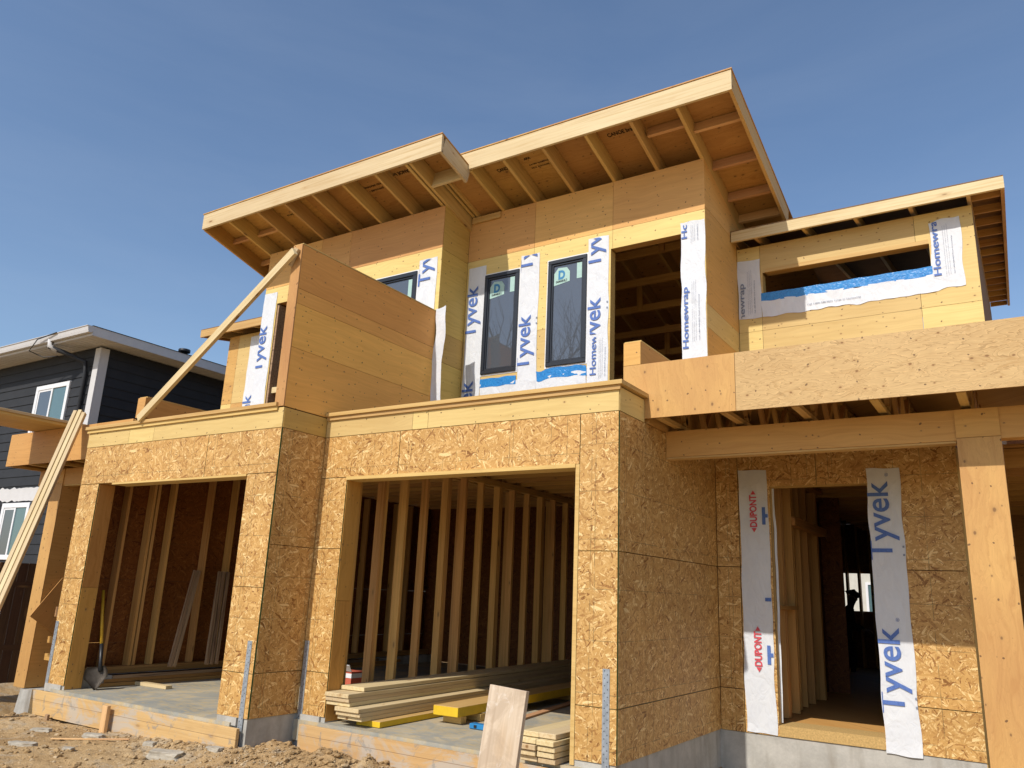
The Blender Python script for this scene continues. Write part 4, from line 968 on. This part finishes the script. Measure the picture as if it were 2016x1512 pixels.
# ---- person far inside
pr = root('person', (-3.08, 16.6, .30), 'person in dark clothes and cap seen as a silhouette deep inside the entry hall', 'person')
def skin_fig(name, pts, edges, mat, parent, sub=2):
    me = bpy.data.meshes.new(name); me.from_pydata([p[0] for p in pts], edges, []); o = bpy.data.objects.new(name, me); C.objects.link(o)
    md = o.modifiers.new('skin', 'SKIN'); me.skin_vertices.update() if hasattr(me.skin_vertices, 'update') else None
    for v, p in zip(me.skin_vertices[0].data, pts): v.radius = p[1] if isinstance(p[1], tuple) else (p[1], p[1])
    me.skin_vertices[0].data[0].use_root = True
    ms = o.modifiers.new('sub', 'SUBSURF'); ms.levels = sub; ms.render_levels = sub
    dg = bpy.context.evaluated_depsgraph_get(); m2 = bpy.data.meshes.new_from_object(o.evaluated_get(dg)); bpy.data.objects.remove(o)
    for f in m2.polygons: f.use_smooth = True
    return link(name, m2, mat, Matrix.Translation(parent.location), parent)
P = [((0, 0, .80), (.15, .12)), ((.02, 0, 1.0), (.14, .11)), ((.08, 0, 1.22), (.17, .12)), ((.10, 0, 1.30), (.10, .08)), ((.13, 0, 1.36), (.055, .055)), ((.15, 0, 1.41), (.07, .07)), ((.165, 0, 1.47), (.09, .08)), ((.165, 0, 1.54), (.08, .07)),
     ((0, -.1, .76), (.09, .09)), ((.06, -.12, .42), (.065, .065)), ((-.02, -.12, .08), (.045, .045)), ((.12, -.12, .03), (.035, .045)),
     ((0, .1, .76), (.09, .09)), ((.10, .12, .42), (.065, .065)), ((.06, .12, .08), (.045, .045)), ((.20, .12, .03), (.035, .045)),
     ((.08, -.2, 1.25), (.06, .06)), ((.10, -.24, 1.0), (.045, .045)), ((.30, -.18, .90), (.035, .035)),
     ((.08, .2, 1.25), (.06, .06)), ((.10, .24, 1.0), (.045, .045)), ((.30, .18, .92), (.035, .035))]
E_ = [(0, 1), (1, 2), (2, 3), (3, 4), (4, 5), (5, 6), (6, 7), (0, 8), (8, 9), (9, 10), (10, 11), (0, 12), (12, 13), (13, 14), (14, 15), (2, 16), (16, 17), (17, 18), (2, 19), (19, 20), (20, 21)]
body = skin_fig('body', P, E_, 'cloth', pr)
hp = skin_fig('head', [((.155, 0, 1.40), .06), ((.165, 0, 1.45), (.085, .07)), ((.16, 0, 1.52), (.09, .078)), ((.15, 0, 1.56), (.06, .06)), ((.235, 0, 1.455), .018), ((.25, 0, 1.445), .012)], [(0, 1), (1, 2), (2, 3), (1, 4), (4, 5)], 'skin', pr)
skin_fig('cap', [((.14, 0, 1.53), (.10, .088)), ((.13, 0, 1.575), (.085, .075)), ((.25, 0, 1.535), (.012, .06)), ((.30, 0, 1.53), (.008, .05))], [(0, 1), (0, 2), (2, 3)], 'hair', pr)
for sg in (-1, 1):
    base = Vector((.30, sg * .18, .91)); hv = []; he = []
    hv.append((tuple(base), .026)); hv.append((tuple(base + Vector((.08, 0, -.01))), .03)); he.append((0, 1))
    for q in range(4):
        a = base + Vector((.10, (q - 1.5) * .019, -.015)); b = a + Vector((.035, 0, -.018)); c = b + Vector((.018 + .004 * (q in (1, 2)), 0, -.03))
        n0 = len(hv); hv += [(tuple(a), .010), (tuple(b), .009), (tuple(c), .008)]; he += [(1, n0), (n0, n0 + 1), (n0 + 1, n0 + 2)]
    n0 = len(hv); a = base + Vector((.045, -sg * .035, 0)); hv += [(tuple(a), .011), (tuple(a + Vector((.04, -sg * .012, -.02))), .009)]; he += [(0, n0), (n0, n0 + 1)]
    skin_fig('hand', hv, he, 'skin', pr, 1)

# ---- neighbour house on the left
NX, NY = -15.99, 8.63
NH = root('neighbour_house', (-20, 10, 0), 'slate blue two-storey house with white trim and gutters on the left', 'house')
def lap(name, axis, plane, u0, u1, z0, z1, d, course=.205, label=None):
    bm = bmesh.new(); z = z0; prof = [(0, z0)]
    while z < z1 - .01:
        zt = min(z + course, z1); prof += [(.022, z), (.006, zt)]; z = zt
    prof.append((0, z1)); prof.append((-.1, z1)); prof.append((-.1, z0))
    n = max(1, 1)
    A = [bm.verts.new(((0, d * p[0], p[1] - z0)) if axis == 'y' else ((d * p[0], 0, p[1] - z0))) for p in prof]
    B = [bm.verts.new(((u1 - u0, d * p[0], p[1] - z0)) if axis == 'y' else ((d * p[0], u1 - u0, p[1] - z0))) for p in prof]
    for i in range(len(prof) - 1): bm.faces.new((A[i], A[i + 1], B[i + 1], B[i]))
    return link(name, fin(bm, name), 'siding', Matrix.Translation((u0, plane, z0) if axis == 'y' else (plane, u0, z0)), NH)
lap('siding', 'y', NY, -30, NX - .1, 1.75, 6.25, -1)
lap('siding', 'x', NX, NY + .1, 20, 1.75, 6.25, 1)
box('basement_wall', -29.9, NX - .02, NY + .03, 20, -.3, 1.74, 'conc', NH)
box('corner_trim', NX - .16, NX + .035, NY - .035, NY + .0, 1.75, 6.22, 'trimw', NH)
box('corner_trim', NX, NX + .035, NY + .002, NY + .16, 1.75, 6.22, 'trimw', NH)
wrap_strip(-30, NX - .17, 3.06, 3.34, NY - .028, NH, 'white band across the front between the storeys', rag=.04, seed=30, mat='trimw', name='white_band')
SF = 6.27; oh = .53
box('soffit', -30.5, NX + oh - .03, NY - oh + .02, 20.5, SF, SF + .02, 'soffit', NH)
bm = bmesh.new()
for i in range(70):
    x = -27 + i * .17
    if x < NX + oh - .1: bm_box(bm, (x, NY - oh + .04, SF - .006), (x + .02, NY - .04, SF - .001))
for i in range(60):
    y = NY + i * .17; bm_box(bm, (NX + .06, y, SF - .006), (NX + oh - .06, y + .02, SF - .001))
link('soffit_ribs', fin(bm, 'ribs'), 'soffit', Matrix.Identity(4), NH)
box('fascia', -30.5, NX + oh, NY - oh - .0, NY - oh + .019, SF + .0, SF + .19, 'trimw', NH)
box('fascia', NX + oh - .02, NX + oh, NY - oh + .02, 20.5, SF + .0, SF + .19, 'trimw', NH)
bm = bmesh.new(); pf = [(0, .03), (-.02, .0), (-.085, .0), (-.10, .05), (-.115, .12), (-.13, .125), (-.13, .135), (0, .135)]
A = [bm.verts.new((0, a, b)) for a, b in pf]; B = [bm.verts.new((15.0, a, b)) for a, b in pf]
for i in range(len(pf)): bm.faces.new((A[i], A[(i + 1) % len(pf)], B[(i + 1) % len(pf)], B[i]))
bm.faces.new(A); bm.faces.new(B[::-1]); link('gutter', fin(bm, 'gutter'), 'trimw', Matrix.Translation((NX + oh - 15.0, NY - oh - .001, SF + .05)), NH)
e = .06; x1 = NX + oh + .02; y1 = NY - oh - .02
bm = bmesh.new(); cx0 = -23.0
q = [bm.verts.new(p) for p in ((-30.5, y1, SF + .20), (x1, y1, SF + .20), (x1, 20.5, SF + .20), (-30.5, 20.5, SF + .20), (-26, 14.3, SF + 1.9), (x1 - 6, 14.3, SF + 1.9))]
for f in ((0, 1, 5, 4), (1, 2, 5), (2, 3, 4, 5), (3, 0, 4), (0, 3, 2, 1)): bm.faces.new([q[i] for i in f])
rf = link('roof', fin(bm, 'roof'), 'shingle', Matrix.Identity(4), NH)
tube('roof_vent', [(-17.0, 11.2, 6.7), (-17.0, 11.2, 6.98)], .08, 'blackp', rf); tube('vent_cap', [(-17.0, 11.2, 6.98), (-17.0, 11.2, 7.05)], .14, 'blackp', rf)
def nwin(x0, x1, z0, z1, lab_):
    f = boxes('window', [(x0, x1, NY - .05, NY, z0, z0 + .1), (x0, x1, NY - .05, NY, z1 - .1, z1), (x0, x0 + .1, NY - .05, NY, z0 + .1, z1 - .1), (x1 - .1, x1, NY - .05, NY, z0 + .1, z1 - .1)], 'white', NH, .004); f['label'] = lab_
    xm = (x0 + x1) / 2
    boxes('sash', [(xm - .035, xm + .025, NY - .042, NY - .002, z0 + .1, z1 - .1), (x0 + .1, x0 + .15, NY - .036, NY - .002, z0 + .1, z1 - .1), (x0 + .15, xm - .035, NY - .036, NY - .002, z1 - .14, z1 - .1)], 'white', f)
    box('pane', x0 + .15, xm - .035, NY - .030, NY - .026, z0 + .1, z1 - .14, 'glass', f)
    box('pane', xm + .025, x1 - .1, NY - .026, NY - .024, z0 + .1, z1 - .1, 'glass2', f)
    return f
nwin(-18.28, -16.93, 4.28, 5.60, 'upper sliding window with white frame'); nwin(-18.75, -17.6, 1.83, 3.02, 'lower sliding window with white frame')
tube('downspout', [(-16.95, NY - oh - .06, SF + .06), (-16.95, NY - oh - .05, SF - .06), (-16.6, NY - .25, SF - .22), (-16.35, NY - .10, SF - .34), (-16.33, NY - .07, SF - .6), (-16.33, NY - .07, 1.9)], [.05, .05, .045, .045, .045, .045], 'siding', NH, 8)
tube('downspout_elbow', [(-16.95, NY - oh - .062, SF + .10), (-16.95, NY - oh - .052, SF - .05), (-16.84, NY - .46, SF - .13)], .054, 'trimw', NH, 8)
tube('cable', [(-16.6, NY - oh - .14, SF + .18), (-17.3, NY - oh - .16, SF + .12), (-17.65, NY - oh - .12, SF - .08), (-17.4, NY - .45, SF - .2), (-16.9, NY - .40, SF - .22)], .012, 'blackp', NH, 6)

# ---- fence between the lots
FN = root('wooden_fence', (-14.2, 8, 0), 'dark brown board fence between the two houses', 'fence')
for i in range(66):
    y = 3.0 + i * .152; h = 1.74 + rnd.uniform(-.008, .008)
    board('fence_board', (-14.2, y, -.15), (-14.2 + rnd.uniform(-.006, .006), y, h), .142, .02, 'fence', FN, up=(0, 1, 0))
for z in (.35, 1.35): board('fence_rail', (-14.175, 3.0, z), (-14.175, 13, z), .09, .035, 'fence', FN)
for y in (3.0, 5.4, 7.8, 10.2, 12.6): box('fence_post', -14.29, -14.225, y, y + .09, -.3, 1.78, 'fence', FN)

# ---- pale house behind, seen through the far window
BH = root('rear_house', (-6, 27, 0), 'pale house far behind, glimpsed through the back window of the hall', 'house')
box('wall', -11, 1, 27, 34, -.2, 3.2, 'render', BH)
poly('roof', [(-11.5, 26.5, 3.2), (1.5, 26.5, 3.2), (1.5, 30.5, 5.2), (-11.5, 30.5, 5.2)], (0, 0, .12), 'shingle', BH)
for x in (-9, -6.2, -4.35, -1.5):
    f = boxes('window', [(x, x + .9, 26.95, 27, 1.2, 1.27), (x, x + .9, 26.95, 27, 2.3, 2.37), (x, x + .07, 26.95, 27, 1.27, 2.3), (x + .83, x + .9, 26.95, 27, 1.27, 2.3)], 'white', BH)
    box('pane', x + .07, x + .83, 26.975, 26.985, 1.27, 2.3, 'glass2', f)

# ---- bare trees behind the viewer (they show in the window glass)
def bare_tree(x, y, h, seed, label):
    r = random.Random(seed); t = root('bare_tree', (x, y, 0), label, 'tree', 'bare trees across the street')
    bm = bmesh.new(); bb = bmesh.new()
    def seg(b, p, q, r0, r1, n):
        d = (q - p).normalized(); a = d.orthogonal().normalized(); c = d.cross(a)
        A = [b.verts.new(p + (a * math.cos(k * 2 * math.pi / n) + c * math.sin(k * 2 * math.pi / n)) * r0) for k in range(n)]
        B = [b.verts.new(q + (a * math.cos(k * 2 * math.pi / n) + c * math.sin(k * 2 * math.pi / n)) * r1) for k in range(n)]
        for k in range(n): b.faces.new((A[k], A[(k + 1) % n], B[(k + 1) % n], B[k]))
    def grow(p, d, L, rad, lv):
        n = 3
        for i in range(n):
            d = (d + Vector((r.uniform(-1, 1), r.uniform(-1, 1), r.uniform(-.4, .8))) * .17).normalized()
            q = p + d * (L / n); r1 = rad * .86
            seg(bm if lv == 0 else bb, p, q, rad, r1, 8 if lv < 2 else 4); p = q; rad = r1
            if lv < 5 and (lv > 0 or i > 0):
                k = Vector((r.uniform(-1, 1), r.uniform(-1, 1), r.uniform(.1, .8))).normalized()
                grow(p, (d * .7 + k * .75).normalized(), L * r.uniform(.58, .8), rad * .68, lv + 1)
        if lv < 5: grow(p, (d + Vector((r.uniform(-.4, .4), r.uniform(-.4, .4), .2))).normalized(), L * .75, rad * .8, lv + 1)
    grow(Vector((0, 0, -.2)), Vector((0, 0, 1)), h * .30, h * .017, 0)
    W = Matrix.Translation((x, y, 0))
    link('trunk', fin(bm, 'trunk'), 'bark', W, t); link('branches', fin(bb, 'branches'), 'bark', W, t)
bare_tree(-18.5, -13, 18.2, 3, 'tall bare tree across the street, left one')
bare_tree(-22.5, -13, 17.8, 8, 'tall bare tree across the street, right one')

# ---- ground
def gz(x, y):
    h = .0 + .05 * noise.noise((x * .5, y * .5, 0)) + .028 * noise.noise((x * 2.1, y * 2.1, 3)) + .02 * noise.noise((x * 6, y * 6, 5)) + .010 * noise.noise((x * 17, y * 17, 7))
    def g(cx, cy_, sx, sy, a):
        return a * math.exp(-((x - cx) / sx) ** 2 - ((y - cy_) / sy) ** 2)
    rough = .6 + .8 * abs(noise.noise((x * 4, y * 4, 11)))
    h += (g(-5.5, 5.78, .26, .28, .17) + g(-5.05, 5.80, .18, .26, .16) + g(-6.1, 5.62, .35, .25, .15) + g(-6.75, 5.15, .5, .22, .06) + g(-5.9, 5.3, .8, .35, .07) + g(-7.4, 5.1, .7, .3, .03)) * rough
    h += .012 * noise.noise((x * 11, y * 11, 21)) * (1 if -8 < x < -4 and y > 4.6 else .3)
    # hollow under the left canopy around the pier
    h -= g(-12.9, 7.2, 1.5, 1.2, .75) + g(-12.3, 6.0, 1.1, .5, .55)
    h -= g(-11.3, 5.2, .7, .5, .22)
    if x > -2.9: h -= .12 * min(1, max(0, (x + 2.9) * 4)) * min(1, max(0, (y - 4.8)))
    if -9.9 < x < -2.9 and y > 6.6 or (-9.9 < x < -6.5 and y > 5.7): h = -.15
    if y > 8.7: h = min(h, -.12)
    return h
def axis(a, b, fine0, fine1, fs, cs):
    v = []; x = a
    while x < b:
        v.append(x); dd_ = 0 if fine0 <= x <= fine1 else min(abs(x - fine0), abs(x - fine1)); x += fs if dd_ == 0 else max(fs, min(cs, fs + dd_ * .25))
    return v + [b]
gxv = axis(-300, 300, -13.5, -1.0, .045, 30); gyv = axis(-300, 300, 2.8, 7.4, .035, 30)
bm = bmesh.new(); gv = [[bm.verts.new((x, y, gz(x, y))) for y in gyv] for x in gxv]
for i in range(len(gxv) - 1):
    for j in range(len(gyv) - 1):
        f = bm.faces.new((gv[i][j], gv[i + 1][j], gv[i + 1][j + 1], gv[i][j + 1])); f.smooth = True
me = bpy.data.meshes.new('ground'); bm.to_mesh(me); bm.free()
tag(link('ground', me, 'dirt', Matrix.Identity(4)), kind='structure')
# gravel and clods
def stone(bm, c, s, r):
    res = bmesh.ops.create_icosphere(bm, subdivisions=1, radius=1)
    a = r.uniform(0, 6.28); fx, fy, fz = s * r.uniform(.7, 1.4), s * r.uniform(.6, 1.1), s * r.uniform(.35, .7)
    for v in res['verts']:
        p = v.co * (1 + r.uniform(-.22, .22)); x, y = p.x * fx, p.y * fy
        v.co = Vector((c[0] + x * math.cos(a) - y * math.sin(a), c[1] + x * math.sin(a) + y * math.cos(a), c[2] + p.z * fz))
bm = bmesh.new(); rr = random.Random(11)
for i in range(5200):
    if rr.random() < .55: x, y = rr.gauss(-6.5, 1.3), rr.gauss(5.3, .45)
    else: x, y = rr.uniform(-12.5, -3.5), rr.uniform(3.4, 6.2)
    if y > 5.35 and x < -6.43 and x > -10.2: continue
    if y > 5.96 and x > -6.4: continue
    if noise.noise((x * 1.3, y * 1.3, 17)) < -.05 and rr.random() < .8: continue
    s = .006 + .012 * rr.random() ** 3 + (.02 * rr.random() if rr.random() < .03 else 0)
    stone(bm, (x, y, gz(x, y) + s * .15), s, rr)
k = mat_plain('gravel_stone', (.47, .35, .21), .95, .1, .4, 7, 0, .4); M['gravel'] = k
tag(link('gravel', fin(bm, 'gravel'), 'gravel', Matrix.Identity(4)), kind='stuff')
bm = bmesh.new()
for i in range(1500):
    cx_, cy_, sp = rr.choice(((-5.4, 5.6, .3), (-6.2, 5.4, .3), (-5.9, 5.3, .5), (-12.2, 6.0, .7), (-6.9, 5.1, .3), (-8, 4.7, 1.3), (-10.8, 5.2, .8), (-7, 4.6, 1.0)))
    x, y = rr.gauss(cx_, sp), rr.gauss(cy_, sp * .5)
    if (y > 5.34 and -10.2 < x < -6.43) or (y > 5.95 and x > -6.4): continue
    s = .012 + .03 * rr.random() ** 3; stone(bm, (x, y, gz(x, y) + s * .2), s, rr)
tag(link('dirt_clods', fin(bm, 'clods'), 'dirt', Matrix.Identity(4)), kind='stuff')
# bigger stones, one by one
def rock(x, y, sx, sy, sz, rot, seed, label, mat='rock'):
    r = random.Random(seed); bm = bmesh.new(); bmesh.ops.create_icosphere(bm, subdivisions=3, radius=1)
    for v in bm.verts:
        p = v.co.normalized(); d = 1 + .22 * noise.noise(p * 1.6 + Vector((seed * 3, 0, 0))) + .08 * noise.noise(p * 5 + Vector((seed, 0, 0)))
        q_ = Vector((max(-.8, min(.8, p.x * 1.15)), max(-.8, min(.8, p.y * 1.15)), max(-.6, min(.6, p.z * 1.1)))) * d
        v.co = Vector((q_.x * sx, q_.y * sy, q_.z * sz))
    W = Matrix.Translation((x, y, gz(x, y) + sz * .25)) @ Matrix.Rotation(rot, 4, 'Z')
    return tag(link('rock', fin(bm, 'rock'), mat, W), label, 'rock')
rock(-6.72, 4.86, .21, .085, .06, .25, 1, 'flat grey slab of broken concrete in front of the left form board')
rock(-8.30, 4.42, .17, .06, .045, .35, 2, 'long low grey stone near the bottom left corner')
rock(-7.2, 5.02, .07, .05, .045, .3, 3, 'rounded pale stone left of the broken concrete slab')
rock(-8.9, 4.9, .13, .05, .03, .5, 4, 'thin flat stone on the dirt below the left form board')
rock(-8.15, 5.02, .14, .05, .035, .2, 5, 'flat shard of stone below the wooden stake')
rock(-6.45, 5.17, .10, .05, .04, .1, 6, 'small grey stone against the right end of the left form board')
rock(-9.3, 4.55, .09, .06, .04, .9, 7, 'small stone at the left edge of the picture')
rock(-7.75, 4.55, .06, .04, .03, .4, 8, 'little lone stone on the bare dirt')
for i, (x, y, a, L, lb) in enumerate(((-7.9, 4.85, .5, .38, 'thin wood splinter on the dirt below the stake'), (-8.35, 4.7, .35, .5, 'pale lath on the dirt in front of the left slab'))):
    z = gz(x, y) + .012
    thing_board('wood_scrap', (x, y, z), (x + L * math.cos(a), y + L * math.sin(a), gz(x + L * math.cos(a), y + L * math.sin(a)) + .012), .012, .02, 'lum_o', lb, 'scrap')
